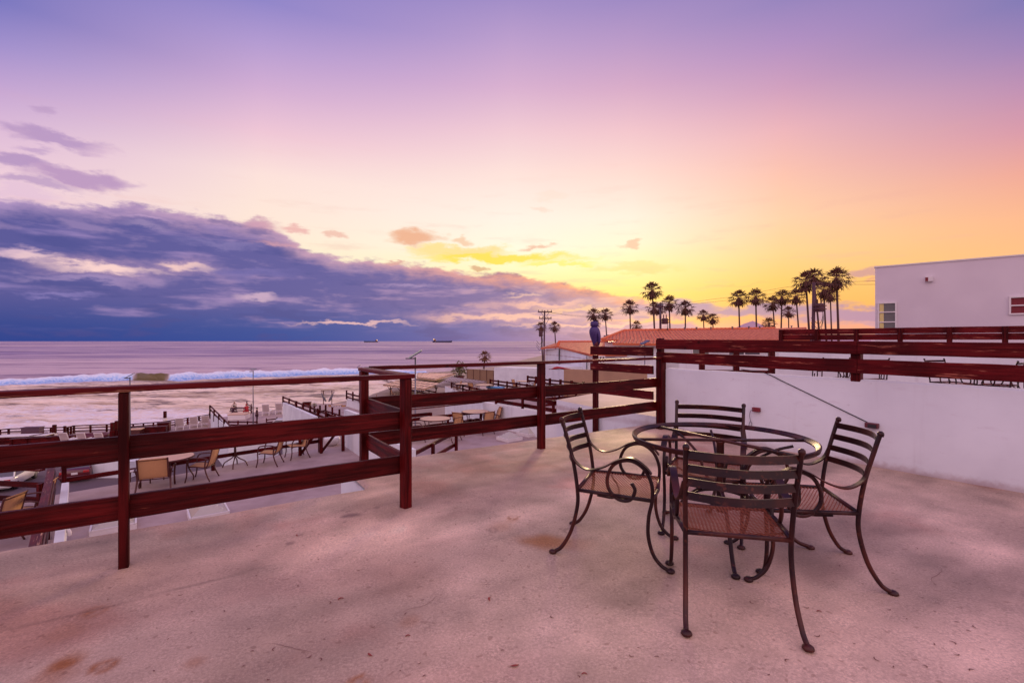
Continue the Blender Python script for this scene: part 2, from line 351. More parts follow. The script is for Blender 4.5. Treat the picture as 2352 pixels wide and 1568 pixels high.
# ------------------------------------------------------------------ mesh builder
class MB:
    def __init__(s): s.v = []; s.f = []; s.uv = {}
    def add(s, vs, fs):
        o = len(s.v); s.v += [tuple(v) for v in vs]; s.f += [tuple(i + o for i in f) for f in fs]
    def box(s, c, d, m=None):
        x, y, z = d[0] / 2, d[1] / 2, d[2] / 2
        vs = [Vector((a * x, b * y, e * z)) for a in (-1, 1) for b in (-1, 1) for e in (-1, 1)]
        if m is not None: vs = [m @ v for v in vs]
        vs = [v + Vector(c) for v in vs]
        s.add(vs, [(0, 1, 3, 2), (4, 6, 7, 5), (0, 4, 5, 1), (2, 3, 7, 6), (0, 2, 6, 4), (1, 5, 7, 3)])
        return s
    def bbox(s, c, d, bv=.004):
        """box with chamfered edges"""
        x, y, z = d[0] / 2, d[1] / 2, d[2] / 2; b = min(bv, x * .4, y * .4, z * .4)
        vs = []; idx = {}
        for a in (-1, 1):
            for e in (-1, 1):
                for g in (-1, 1):
                    for k in range(3):
                        p = [a * x, e * y, g * z]
                        for q in range(3):
                            if q != k: p[q] -= (a, e, g)[q] * b
                        idx[(a, e, g, k)] = len(vs); vs.append(Vector(p) + Vector(c))
        fs = []
        for k in range(3):
            o = [q for q in range(3) if q != k]
            for sgn in (-1, 1):
                ring = []
                for (p, q) in ((-1, -1), (1, -1), (1, 1), (-1, 1)):
                    key = [0, 0, 0]; key[k] = sgn; key[o[0]] = p; key[o[1]] = q
                    ring.append(idx[tuple(key) + (k,)])
                fs.append(tuple(ring))
        for k in range(3):      # edges parallel to axis k
            o = [q for q in range(3) if q != k]
            for p in (-1, 1):
                for q in (-1, 1):
                    def K(sk, face):
                        key = [0, 0, 0]; key[k] = sk; key[o[0]] = p; key[o[1]] = q
                        return idx[tuple(key) + (face,)]
                    fs.append((K(-1, o[0]), K(1, o[0]), K(1, o[1]), K(-1, o[1])))
        for a in (-1, 1):
            for e in (-1, 1):
                for g in (-1, 1): fs.append(tuple(idx[(a, e, g, k)] for k in range(3)))
        s.add(vs, fs); return s
    def tube(s, pts, r, n=8, cap=True, flat=None):
        pts = [Vector(p) for p in pts]
        rs = r if isinstance(r, (list, tuple)) else [r] * len(pts)
        up = Vector((0, 0, 1)); o = len(s.v); prevu = None
        for i, p in enumerate(pts):
            d = (pts[min(i + 1, len(pts) - 1)] - pts[max(i - 1, 0)])
            if d.length < 1e-9: d = Vector((0, 0, 1))
            d.normalize()
            if prevu is None:
                u = d.cross(up)
                if u.length < .05: u = d.cross(Vector((1, 0, 0)))
            else: u = prevu - d * prevu.dot(d)
            u.normalize(); prevu = u; w = d.cross(u)
            for k in range(n):
                a = 2 * math.pi * k / n
                s.v.append(tuple(p + (u * math.cos(a) + w * math.sin(a) * (flat or 1)) * rs[i]))
        m = len(pts)
        for i in range(m - 1):
            for k in range(n):
                a = o + i * n + k; b = o + i * n + (k + 1) % n
                s.f.append((a, b, b + n, a + n))
        if cap:
            s.f.append(tuple(o + k for k in range(n))[::-1]); s.f.append(tuple(o + (m - 1) * n + k for k in range(n)))
        return s
    def prism(s, poly, z0, z1):
        n = len(poly); o = len(s.v)
        s.v += [(p[0], p[1], z0) for p in poly] + [(p[0], p[1], z1) for p in poly]
        s.f.append(tuple(o + i for i in range(n))[::-1]); s.f.append(tuple(o + n + i for i in range(n)))
        for i in range(n): s.f.append((o + i, o + (i + 1) % n, o + n + (i + 1) % n, o + n + i))
        return s
    def slab(s, quad, th):
        """polygon of 3D corners, thickened downwards"""
        n = len(quad); o = len(s.v); q = [Vector(p) for p in quad]
        s.v += [tuple(p) for p in q] + [tuple(p - Vector((0, 0, th))) for p in q]
        s.f.append(tuple(o + i for i in range(n))); s.f.append(tuple(o + n + i for i in range(n))[::-1])
        for i in range(n): s.f.append((o + i, o + (i + 1) % n, o + n + (i + 1) % n, o + n + i))
        return s
    def lathe(s, c, prof, n=16):
        o = len(s.v); c = Vector(c)
        for r, z in prof:
            for k in range(n):
                a = 2 * math.pi * k / n; s.v.append(tuple(c + Vector((r * math.cos(a), r * math.sin(a), z))))
        for i in range(len(prof) - 1):
            for k in range(n):
                a = o + i * n + k; b = o + i * n + (k + 1) % n; s.f.append((a, b, b + n, a + n))
        s.f.append(tuple(o + k for k in range(n))[::-1]); s.f.append(tuple(o + (len(prof) - 1) * n + k for k in range(n)))
        return s
    def build(s, name, m, parent=None, smooth=False, loc=None, tr=None):
        me = bpy.data.meshes.new(name); vs = s.v
        if tr is not None: vs = [tuple(tr @ Vector(v)) for v in vs]
        me.from_pydata(vs, [], s.f); me.update()
        if smooth: me.shade_smooth()
        me.materials.append(M[m] if isinstance(m, str) else m)
        o = bpy.data.objects.new(name, me); COL.objects.link(o)
        if parent is not None: o.parent = parent
        if loc is not None: o.location = loc
        return o
def smooth_by_angle(o, deg=40):
    me = o.data; me.shade_smooth()
    try: me.set_sharp_from_angle(angle=R(deg))
    except Exception: pass
def tag(o, label, cat, group=None, kind=None):
    if label: o['label'] = label
    if cat: o['category'] = cat
    if group: o['group'] = group
    if kind: o['kind'] = kind
    return o
def thing(name, label, cat, loc=(0, 0, 0), rz=0.0, group=None):
    o = bpy.data.objects.new(name, None); COL.objects.link(o); o.empty_display_size = .2
    o.location = loc; o.rotation_euler = (0, 0, rz)
    return tag(o, label, cat, group)
def struct(o): o['kind'] = 'structure'; return o
def dup(root, loc, rz, label, group=None, scale=None):
    r = root.copy(); COL.objects.link(r); r.location = loc; r.rotation_euler = (0, 0, rz); r['label'] = label
    if group: r['group'] = group
    if scale is not None: r.scale = (scale, scale, scale) if not isinstance(scale, tuple) else scale
    for ch in list(root.children):
        c = ch.copy(); COL.objects.link(c); c.parent = r
        for g in ch.children:
            k = g.copy(); COL.objects.link(k); k.parent = c
    return r
def spline(pts, n=8):
    P = [Vector(p) for p in pts]; out = []
    Q = [P[0] * 2 - P[1]] + P + [P[-1] * 2 - P[-2]]
    for i in range(1, len(Q) - 2):
        p0, p1, p2, p3 = Q[i - 1:i + 3]
        for k in range(n):
            t = k / n
            out.append(.5 * ((2 * p1) + (-p0 + p2) * t + (2 * p0 - 5 * p1 + 4 * p2 - p3) * t * t + (-p0 + 3 * p1 - 3 * p2 + p3) * t ** 3))
    out.append(P[-1]); return out

# ------------------------------------------------------------------ numpy noise
_rng = np.random.RandomState(5); _tab = _rng.rand(256, 256)
def vnoise(x, y):
    xi = np.floor(x).astype(int); yi = np.floor(y).astype(int); fx = x - xi; fy = y - yi
    fx = fx * fx * (3 - 2 * fx); fy = fy * fy * (3 - 2 * fy)
    g = lambda a, b: _tab[a & 255, b & 255]
    return (g(xi, yi) * (1 - fx) + g(xi + 1, yi) * fx) * (1 - fy) + (g(xi, yi + 1) * (1 - fx) + g(xi + 1, yi + 1) * fx) * fy
def fbm(x, y, o=4):
    s = 0; a = .5; t = 0
    for i in range(o): s = s + a * vnoise(x * 2 ** i + 17 * i, y * 2 ** i + 31 * i); t += a; a *= .55
    return s / t
def sstep(a, b, x):
    t = np.clip((x - a) / (b - a), 0, 1); return t * t * (3 - 2 * t)

# ------------------------------------------------------------------ the deck (ours)
TH = math.atan2(.549, .836)
U = Vector((math.cos(TH), math.sin(TH), 0)); V = Vector((-math.sin(TH), math.cos(TH), 0))
def uv_of(p): return p.dot(U), p.dot(V)
def pt(u, v, z=0.0): return U * u + V * v + Vector((0, 0, z))
def build_deck():
    st = .025
    us = np.arange(-9.5, 6.62, st); vs = np.arange(-4.0, 5.56, st)
    nu, nv = len(us), len(vs)
    Ug, Vg = np.meshgrid(us, vs, indexing='ij')
    X = Ug * U.x + Vg * V.x; Y = Ug * U.y + Vg * V.y
    edge = np.where(Ug < 1.33, 4.60 - Vg, np.minimum(5.555 - Vg, np.where(Vg > 4.6, Ug - 1.33, 9)))
    Z = (fbm(X * .8, Y * .8) - .5) * .022 + (fbm(X * 3 + 9, Y * 3) - .5) * .006
    Z -= .03 * (1 - sstep(0, .09, edge)) ** 2
    base = np.array([.550, .395, .292])
    n1 = fbm(X * .9 + 4, Y * .9, 5); n2 = fbm(X * 3.1, Y * 3.1 + 8, 4); n3 = fbm(Ug * .9 + 3, Vg * 3.2, 4)
    col = base[None, None, :] * (.40 + 1.2 * n1)[..., None] * (.62 + .76 * n2)[..., None] * (.60 + .80 * n3)[..., None]
    warm = sstep(.5, .72, fbm(X * 1.3 + 40, Y * 1.3, 4))[..., None]
    col = col * (1 - warm * np.array([.04, .20, .22]))
    dark = sstep(.50, .68, fbm(Ug * .55 + 60, Vg * 1.3, 4))[..., None]
    col = col * (1 - dark * np.array([.11, .16, .15]))
    far = sstep(2.2, -1.2, Vg)[..., None]; col = col * (1 - far * np.array([.10, .16, .12]))  # vignette-like darkening painted towards the near side of the deck
    pale = sstep(.55, .72, fbm(Ug * .8 + 21, Vg * 1.8 + 5, 4))[..., None]
    col = col * (1 + .14 * pale)
    # sky sheen painted as paler strips along the railing and deck edge
    band = np.exp(-((Vg - 3.72 + .15 * np.sin(Ug * 1.3)) / .22) ** 2) * (Ug < 2.2)
    col = col * (1 + .16 * band * (.4 + n2))[..., None]
    band2 = np.exp(-((Vg - 4.75) / .25) ** 2) * (Ug > 1.2)
    col = col * (1 + .10 * band2 * (.4 + n2))[..., None]
    wob = (fbm(X * 9, Y * 9, 3) - .5) * 1.3; wob2 = (fbm(X * 9 + 77, Y * 9, 3) - .5) * 1.3
    rust = np.array([.36, .13, .035]); darkc = np.array([.20, .115, .10])
    def stain(x, y, r, c, k, ring=False, asp=1.0):
        nonlocal col
        p = G(x, y, 0); 
        dx = (X - p.x) / (r * asp); dy = (Y - p.y) / r
        q = np.hypot(dx + wob * .5, dy + wob2 * .5)
        m = (np.exp(-((q - 1) / .28) ** 2) if ring else sstep(1.3, .3, q)) * k
        col = col * (1 - m[..., None]) + c * m[..., None]
    for a in [(1263, 1245, .13, rust, .85, False, 1.5), (1215, 1240, .10, rust, .35, False, 1.8), (1330, 1250, .12, rust, .3, False, 1.2), (144, 1526, .062, rust, .95), (165, 1508, .06, rust, .4), (120, 1556, .10, rust, .45), (234, 1529, .04, rust, .9, True),
              (236, 1532, .06, rust, .35), (216, 1406, .045, rust, .5, True), (205, 1408, .025, rust, .7), (152, 1450, .10, rust, .28), (447, 1519, .045, rust, .4), (823, 1566, .035, rust, .95, True), (945, 1425, .06, rust, .3), (1150, 1208, .12, rust, .3), (1700, 1215, .2, rust, .22), (1400, 1130, .16, rust, .25),
              (1177, 1190, .035, rust, .8, True), (1177, 1196, .06, rust, .35), (1134, 1218, .035, darkc, .5, True), (1307, 1220, .035, darkc, .6, True), (940, 1330, .25, rust, .1),
              (808, 1184, .055, darkc, .85, False, 1.5), (790, 1187, .03, darkc, .8), (787, 1172, .02, darkc, .7), (800, 1174, .02, darkc, .7), (838, 1174, .02, darkc, .5), (865, 1166, .03, darkc, .6), (790, 1199, .018, darkc, .6), (845, 1168, .02, darkc, .4),
              (688, 1230, .02, darkc, .7), (668, 1248, .03, darkc, .7), (587, 1207, .016, darkc, .7), (355, 1318, .03, darkc, .3), (400, 1225, .12, rust, .18), (1470, 1140, .18, rust, .25), (640, 1345, .25, darkc, .10), (300, 1390, .35, darkc, .10), (1020, 1275, .3, darkc, .10), (2230, 1310, .25, darkc, .10)]:
        stain(*a)
    # expansion line along the railing
    line = np.exp(-((Vg - 3.30 - .02 * np.sin(Ug * 3)) / .012) ** 2) * sstep(.45, .6, fbm(Ug * 2, Vg * 0 + 3)) * (Ug < 1.2)
    col = col * (1 - .35 * line)[..., None]
    keep = ~((Ug < 1.33) & (Vg > 4.6))
    idx = -np.ones((nu, nv), int); idx[keep] = np.arange(keep.sum())
    V3 = np.stack([X[keep], Y[keep], Z[keep]], 1)
    a = idx[:-1, :-1]; b = idx[1:, :-1]; c = idx[1:, 1:]; d = idx[:-1, 1:]
    ok = (a >= 0) & (b >= 0) & (c >= 0) & (d >= 0)
    Fs = np.stack([a[ok], b[ok], c[ok], d[ok]], 1)
    me = fast_mesh('deck_floor', V3, Fs)
    at = me.color_attributes.new('tint', 'FLOAT_COLOR', 'POINT')
    at.data.foreach_set('color', np.concatenate([np.clip(col[keep], 0, 1), np.ones((keep.sum(), 1))], 1).astype(np.float32).ravel())
    me.materials.append(M['deck'])
    o = bpy.data.objects.new('deck_floor', me); COL.objects.link(o); struct(o)
    return o
def fast_mesh(name, V3, Fs):
    me = bpy.data.meshes.new(name)
    me.vertices.add(len(V3)); me.vertices.foreach_set('co', V3.astype(np.float32).ravel())
    me.loops.add(len(Fs) * 4); me.loops.foreach_set('vertex_index', Fs.astype(np.int32).ravel())
    me.polygons.add(len(Fs)); me.polygons.foreach_set('loop_start', np.arange(0, len(Fs) * 4, 4, dtype=np.int32))
    me.polygons.foreach_set('use_smooth', np.ones(len(Fs), bool))
    me.update(calc_edges=True); me.validate()
    return me
deck = build_deck()
# the body of our building below the deck
m = MB()
m.prism([pt(-9.6, -4.1), pt(6.6, -4.1), pt(6.6, 5.54), pt(1.345, 5.54), pt(1.345, 4.585), pt(-9.6, 4.585)], GROUND_Z, -.045)
own = m.build('terrace_building', 'wall'); tag(own, 'white building that carries the near concrete deck', 'building')
# small curved chips and scratches in the coating of the deck
m = MB(); rr = random.Random(4)
for i in range(110):
    x = rr.uniform(60, 2300); y = 1175 + (1560 - 1175) * rr.random() ** 1.3
    p = G(x, y, 0)
    u_, v_ = uv_of(p)
    if v_ > 4.4 or (u_ > 5.6): continue
    r0 = rr.uniform(.005, .016); a0 = rr.uniform(0, 6.28); sp = rr.uniform(.8, 3.0)
    vs = []
    for k in range(7):
        a = a0 + sp * k / 6; w_ = .0022 * math.sin(math.pi * (k + .4) / 6.8) + .0004
        for q in (-1, 1): vs.append((p.x + (r0 + q * w_) * math.cos(a), p.y + (r0 + q * w_) * math.sin(a), 0))
    z0 = .0
    m.add(vs, [(2 * k, 2 * k + 2, 2 * k + 3, 2 * k + 1) for k in range(6)])
for (x, y, a0, L_) in ((900, 1410, .5, .35), (2150, 1350, .9, .4), (600, 1480, .2, .3)):
    p = G(x, y, 0); a = a0; w_ = .0009; vs = []; n = int(L_ / .03)
    for k in range(n):
        nx, ny = -math.sin(a), math.cos(a); ww = w_ * (1 - abs(2 * k / n - 1)) + .0003
        vs += [(p.x - nx * ww, p.y - ny * ww, 0), (p.x + nx * ww, p.y + ny * ww, 0)]
        p = p + Vector((math.cos(a), math.sin(a), 0)) * .03; a += rr.uniform(-.45, .45); a += (a0 - a) * .15
    m.add(vs, [(2 * k, 2 * k + 2, 2 * k + 3, 2 * k + 1) for k in range(n - 1)])
# drop the chips on the uneven floor
def deck_z(x, y):
    X = np.array([x]); Y = np.array([y]); return float(((fbm(X * .8, Y * .8) - .5) * .022 + (fbm(X * 3 + 9, Y * 3) - .5) * .006)[0])
m.v = [(x, y, deck_z(x, y) + .0035) for x, y, z in m.v]
M['chip'] = plain('floor_chip', (.17,.06,.05), .7, 0, .4, 30)
ch = m.build('surface_chips', 'chip', deck); ch['kind'] = 'stuff'
# fallen leaves
leafm = MB()
n = 10
vs = []
for k in range(n + 1):
    t_ = k / n; w_ = .007 * math.sin(math.pi * t_) + .0006
    a = t_ * 1.9
    for q in (-1, 1): vs.append((math.cos(a) * .03 + q * w_ * math.cos(a), math.sin(a) * .03 + q * w_ * math.sin(a), .004 + .006 * math.sin(math.pi * t_)))
leafm.add(vs, [(2 * k, 2 * k + 2, 2 * k + 3, 2 * k + 1) for k in range(n)])
leafm.add([(v[0], v[1], v[2] - .0015) for v in vs], [(2 * k, 2 * k + 1, 2 * k + 3, 2 * k + 2) for k in range(n)])
M['dryleaf'] = plain('dry_red_leaf', (.26,.03,.02), .6, 0, .3, 40)
lf = leafm.build('fallen_leaf', 'dryleaf')
leafs = [(1883, 1406, 0.3, 'red curled leaf on the floor right of the front chair'), (784, 1379, 1.2, 'curled leaf on the open floor below the corner post, left of a second'), (1133, 1375, 2.1, 'curled leaf in the middle of the open deck floor'),
         (937, 1463, .9, 'dark curled leaf at lower left of the deck middle'), (857, 1500, 3.0, 'thin hooked leaf near the bottom left of the deck'), (1180, 1520, 4.0, 'red hooked leaf near the bottom centre of the deck'),
         (1343, 1553, .6, 'curled leaf at the bottom edge of the photo under the chairs'), (688, 1230, 2.6, 'dark flat leaf left of the wet patch by the corner post')]
for i, (x, y, a, lb) in enumerate(leafs):
    o = lf if i == 0 else lf.copy()
    if i: COL.objects.link(o)
    p = G(x, y, 0); o.location = (p.x, p.y, deck_z(p.x, p.y) + .001); o.rotation_euler = (0, 0, a); s_ = .5 + .15 * (i % 3); o.scale = (s_, s_, s_)
    tag(o, lb, 'leaf', 'fallen leaves on the deck')

# ------------------------------------------------------------------ railings
def plank(L, th, h, b=.006):
    m = MB(); q = random.Random(int(L * 9973 + h * 777)); n = max(6, int(L / .12)); y, z = th / 2, h / 2; b = min(b, y * .6, z * .6)
    sec = [(-y + b, -z), (y - b, -z), (y, -z + b), (y, z - b), (y - b, z), (-y + b, z), (-y, z - b), (-y, -z + b)]
    a = [0.0] * 4; ph = q.uniform(0, 6)
    for i in range(n + 1):
        x = -L / 2 + L * i / n
        a = [v * .7 + q.uniform(-.0011, .0011) for v in a]
        bow = .003 * math.sin(ph + x * 1.7)
        for (yy, zz) in sec:
            m.v.append((x, yy + (a[0] if yy > 0 else a[1]) * .7 + bow, zz + (a[2] if zz > 0 else a[3]) * 1.6 + bow * .5))
    m.f = [(8 * i + j, 8 * i + (j + 1) % 8, 8 * i + 8 + (j + 1) % 8, 8 * i + 8 + j)[::-1] for i in range(n) for j in range(8)] + [tuple(range(8)), tuple(range(8 * n, 8 * n + 8))[::-1]]
    return m
def seg(root, name, A, B, zc, hgt, th, m, off=0.0, zc2=None, ext=(0, 0), bv=.005):
    """board from A to B (xy), centred at height zc (zc2 at B); local x runs along the board"""
    A = Vector((A[0], A[1], 0)); B = Vector((B[0], B[1], 0)); d = (B - A); L = d.length; d.normalize()
    nrm = Vector((-d.y, d.x, 0)); A = A - d * ext[0] + nrm * off; L += ext[0] + ext[1]
    zc2 = zc if zc2 is None else zc2
    mb = plank(L, th, hgt) ; mb.v = [(x + L / 2, y, z) for x, y, z in mb.v]
    o = mb.build(name, m, root)
    inv = root.matrix_basis.inverted() if root else Matrix()
    pitch = math.atan2(zc2 - zc, L)
    mw = Matrix.Translation((A.x, A.y, zc)) @ Matrix.Rotation(math.atan2(d.y, d.x), 4, 'Z') @ Matrix.Rotation(-pitch, 4, 'Y')
    o.matrix_local = Matrix.Translation(-root.location) @ mw
    return o
def post(root, P, z0, z1, w, m='wood_z', d=None, rz=0.0, off=(0, 0)):
    o = MB().bbox((0, 0, (z1 - z0) / 2), (w, d or w, z1 - z0), .006).build('post', m, root)
    o.matrix_local = Matrix.Translation(-root.location) @ Matrix.Translation((P[0] + off[0], P[1] + off[1], z0)) @ Matrix.Rotation(rz, 4, 'Z')
    return o
P1 = Vector((-2.413, 2.979, 0)); P2 = Vector((-.894, 4.03, 0)); P3 = Vector((-1.537, 4.976, 0)); P4 = Vector((.38, 6.235, 0)); P5 = Vector((2.38, 7.65, 0))
D1 = (P2 - P1).normalized(); P0 = P1 - D1 * 1.9; Pm = P0 - D1 * 1.9
A1 = math.atan2(D1.y, D1.x); D2 = (P5 - P4).normalized(); A2 = math.atan2(D2.y, D2.x)
rl = thing('wooden_railing', 'dark red wooden railing that zigzags along the open edge of the near deck', 'railing', (P2.x, P2.y, 0))
off1 = .05
for P, w in ((Pm, .06), (P0, .06), (P1, .052)): post(rl, P, -.04, 1.085, w, rz=A1, d=.085)
post(rl, P2, -.04, 1.085, .075, rz=A1 + .3, d=.078)
post(rl, P3, -.04, 1.085, .078, rz=A1); post(rl, P4, -.04, 1.10, .085, rz=A2); post(rl, P5, -.04, 1.11, .115, rz=A2)
for zc in (.728, .353):
    seg(rl, 'board', Pm, P1, zc, .15, .038, 'wood_x', off1 + .012, ext=(0, 0))
    seg(rl, 'board', P1, P2, zc, .15, .038, 'wood_x', off1 + .012, ext=(-.004, -.03))
    seg(rl, 'board', P2, P3, zc + .003, .15, .038, 'wood_x', -.03, ext=(-.03, .05))
    seg(rl, 'board', P3, P4, zc + .006, .148, .038, 'wood_x', off1 + .012, ext=(.02, 0))
    seg(rl, 'board', P4, P5, zc + .006, .148, .038, 'wood_x', off1 + .012, ext=(-.004, -.01))
seg(rl, 'cap_rail', Pm, P2, 1.105, .038, .11, 'cap', 0, ext=(.1, .06))
seg(rl, 'cap_rail', P2, P3, 1.106, .037, .11, 'cap', -.01, ext=(-.058, .07))
seg(rl, 'cap_rail', P3, P4, 1.118, .038, .10, 'cap', 0, ext=(-.062, .0))
seg(rl, 'cap_rail', P4, P5, 1.118, .036, .10, 'cap', 0, zc2=1.128, ext=(-.003, -.04))

# railing going away from the far corner, with the owl on its last post
Q1 = Vector((1.554, 8.907, 0)); P5b = P5 + Vector((.03, .07, 0))
rb = thing('boundary_railing', 'short red railing with three boards beyond the far deck corner, owl on its end post', 'railing', (P5b.x, P5b.y, 0))
A3 = math.atan2((Q1 - P5b).y, (Q1 - P5b).x)
post(rb, Q1, -2.3, 1.14, .085, rz=A3)
for zc, h_ in ((1.228, .15), (.93, .14), (.515, .14)): seg(rb, 'board', P5b, Q1, zc, h_, .038, 'wood_old', .062, ext=(-.12, .06))
# the white wall and the rails on it
WB = Vector((4.70, 4.4, 0)); WD = (WB - P5).normalized(); WE = P5 + WD * 11.5; WN = Vector((-WD.y, WD.x, 0))
if WN.y < 0: WN = -WN
W0 = P5 + WD * .075 + WN * .02
m = MB(); th = .16
n = 60; vs = []
poly = [W0, WE, WE + WN * th, W0 + WN * th]
L = (WE - W0).length
rr = random.Random(2)
prof = []
for i in range(n + 1):
    t_ = i / n; p = W0 + (WE - W0) * t_; zt = .965 - .03 * t_ + rr.uniform(-.004, .004)
    for q, (o_, z_) in enumerate(((0, -.05), (0, zt - .02), (.012, zt - .004), (.03, zt), (th - .03, zt + .004), (th, zt - .02), (th, -.05))):
        vs.append(tuple(p + WN * o_ + Vector((0, 0, z_))))
k = 7
fs = [(i * k + j, (i + 1) * k + j, (i + 1) * k + j + 1, i * k + j + 1) for i in range(n) for j in range(k - 1)]
fs.append(tuple(range(k))); fs.append(tuple(n * k + j for j in range(k))[::-1])
m.add(vs, fs)
ww = m.build('boundary_wall', 'wall'); smooth_by_angle(ww, 50); tag(ww, 'long low white stucco wall on the right side of the deck', 'wall')
rc = thing('wall_railing', 'two heavy weathered red boards on posts standing on the white wall', 'railing', (P5.x, P5.y, 0))
A4 = math.atan2(WD.y, WD.x)
PM = P5 + WD * 2.66; PN = PM + WD * 2.7; PO = PN + WD * 2.7
c0 = W0 + WN * .09; 
TP = P5 + Vector((.02, .09, 0)); post(rc, TP, .9, 1.445, .09, rz=A4)
for p_ in (PM, PN, PO): post(rc, p_ + WN * .06, .93, 1.385, .10, 'wood_z', d=.09, rz=A4)
for (za, zb, h_) in ((1.350, 1.302, .150), (1.140, 1.088, .158)):
    seg(rc, 'board', TP, PM + WN * .06, za, h_, .042, 'wood_old', -.068, zc2=za - (za - zb) * .5, ext=(.02, .03))
    seg(rc, 'board', PM + WN * .06, PO + WN * .06, za - (za - zb) * .5, h_, .042, 'wood_old', -.068, zc2=za - (za - zb) * 1.9, ext=(-.035, .3))
# cable and boxes on the wall
def onwall(x, y, off=.0):
    # intersect the view ray with the wall's face
    d = Vector(((x - CX) / F, 1, -(y - HY) / F)); o = Vector((0, 0, H))
    t_ = (W0 - o).dot(WN) / d.dot(WN); return o + d * t_ - WN * off
cb = thing('power_cable', 'thin black cable running down the white wall to a dark socket box', 'cable', onwall(1757, 856))
m = MB(); a = onwall(1640, 846, .004); b = onwall(1757, 857, .006); c = onwall(1993, 969, .012)
pth = [Vector((q.x, q.y, q.z)) - cb.location for q in spline([onwall(1700, 850, -.02) + Vector((0, 0, .012)), b + Vector((0, 0, .004)), onwall(1800, 876, .008), onwall(1850, 900, .008), onwall(1920, 934, .008), c], 6)]
m.tube(pth, .0055, 6); m.build('cord', 'black', cb, True)
bx = thing('socket_box', 'dark maroon socket box fixed low on the white wall at the cable end', 'box', onwall(2005, 976, .0), A4)
MB().bbox((0, -.03, 0), (.125, .06, .055), .006).build('housing', 'maroon', bx); MB().bbox((0.01, -.064, -.004), (.08, .008, .04), .002).build('socket_face', 'black', bx)
b2 = thing('junction_box', 'small dark red open box on the white wall behind the far chair', 'box', onwall(1739, 940, 0), A4)
MB().bbox((0, -.022, 0), (.10, .044, .055), .005).build('housing', 'curtain', b2)
m = MB(); m.tube(spline([(-.02, -.045, .005), (-.06, -.05, -.02), (-.085, -.03, -.09), (-.075, -.02, -.17), (-.06, -.02, -.2), (-.085, -.02, -.27), (-.1, -.02, -.22), (-.085, -.02, -.17)], 6), .0035, 6)
m.build('wire', 'grey', b2, True)

# ------------------------------------------------------------------ owl
ow = thing('owl_decoy', 'purple owl decoy perched on the end post of the far railing', 'owl figure', (Q1.x + .01, Q1.y, 1.305), R(200))
body = MB(); prof = [(.03, 0), (.055, .02), (.06, .06), (.075, .12), (.092, .19), (.10, .26), (.092, .31), (.07, .345), (.052, .365)]
body.lathe((0, 0, 0), prof, 20); o = body.build('body', 'purple', ow, True)
o.data.transform(Matrix.Rotation(R(7), 4, 'Y'))
hd = MB(); hd.lathe((.035, 0, .355), [(.04, 0), (.068, .015), (.078, .04), (.076, .075), (.06, .1), (.02, .112)], 18)
hd.add([(.035 + .03, .03, .45), (.035 + .05, .065, .50), (.035, .06, .45)], [(0, 1, 2)]); hd.add([(.035 + .03, -.03, .45), (.035 + .05, -.065, .50), (.035, -.06, .45)], [(0, 1, 2)])
hd.build('head', 'purple', ow, True)
wg = MB(); wg.tube(spline([(0, .07, .31), (-.01, .1, .2), (-.02, .085, .08), (-.03, .05, .0)], 5), [.03, .036, .038, .036, .034, .034, .033, .032, .03, .028, .025, .02, .015, .01, .008, .006][:16], 8, flat=.5); wg.build('wing', 'purple', ow, True)
wg = MB(); wg.tube(spline([(0, -.07, .31), (-.01, -.1, .2), (-.02, -.085, .08), (-.03, -.05, .0)], 5), [.03, .036, .038, .036, .034, .034, .033, .032, .03, .028, .025, .02, .015, .01, .008, .006][:16], 8, flat=.5); wg.build('wing', 'purple', ow, True)
ft = MB(); ft.lathe((0, 0, 0), [(.05, -.002), (.062, .03), (.068, .08), (.06, .1)], 16); ft.build('base', 'maroon', ow, True)

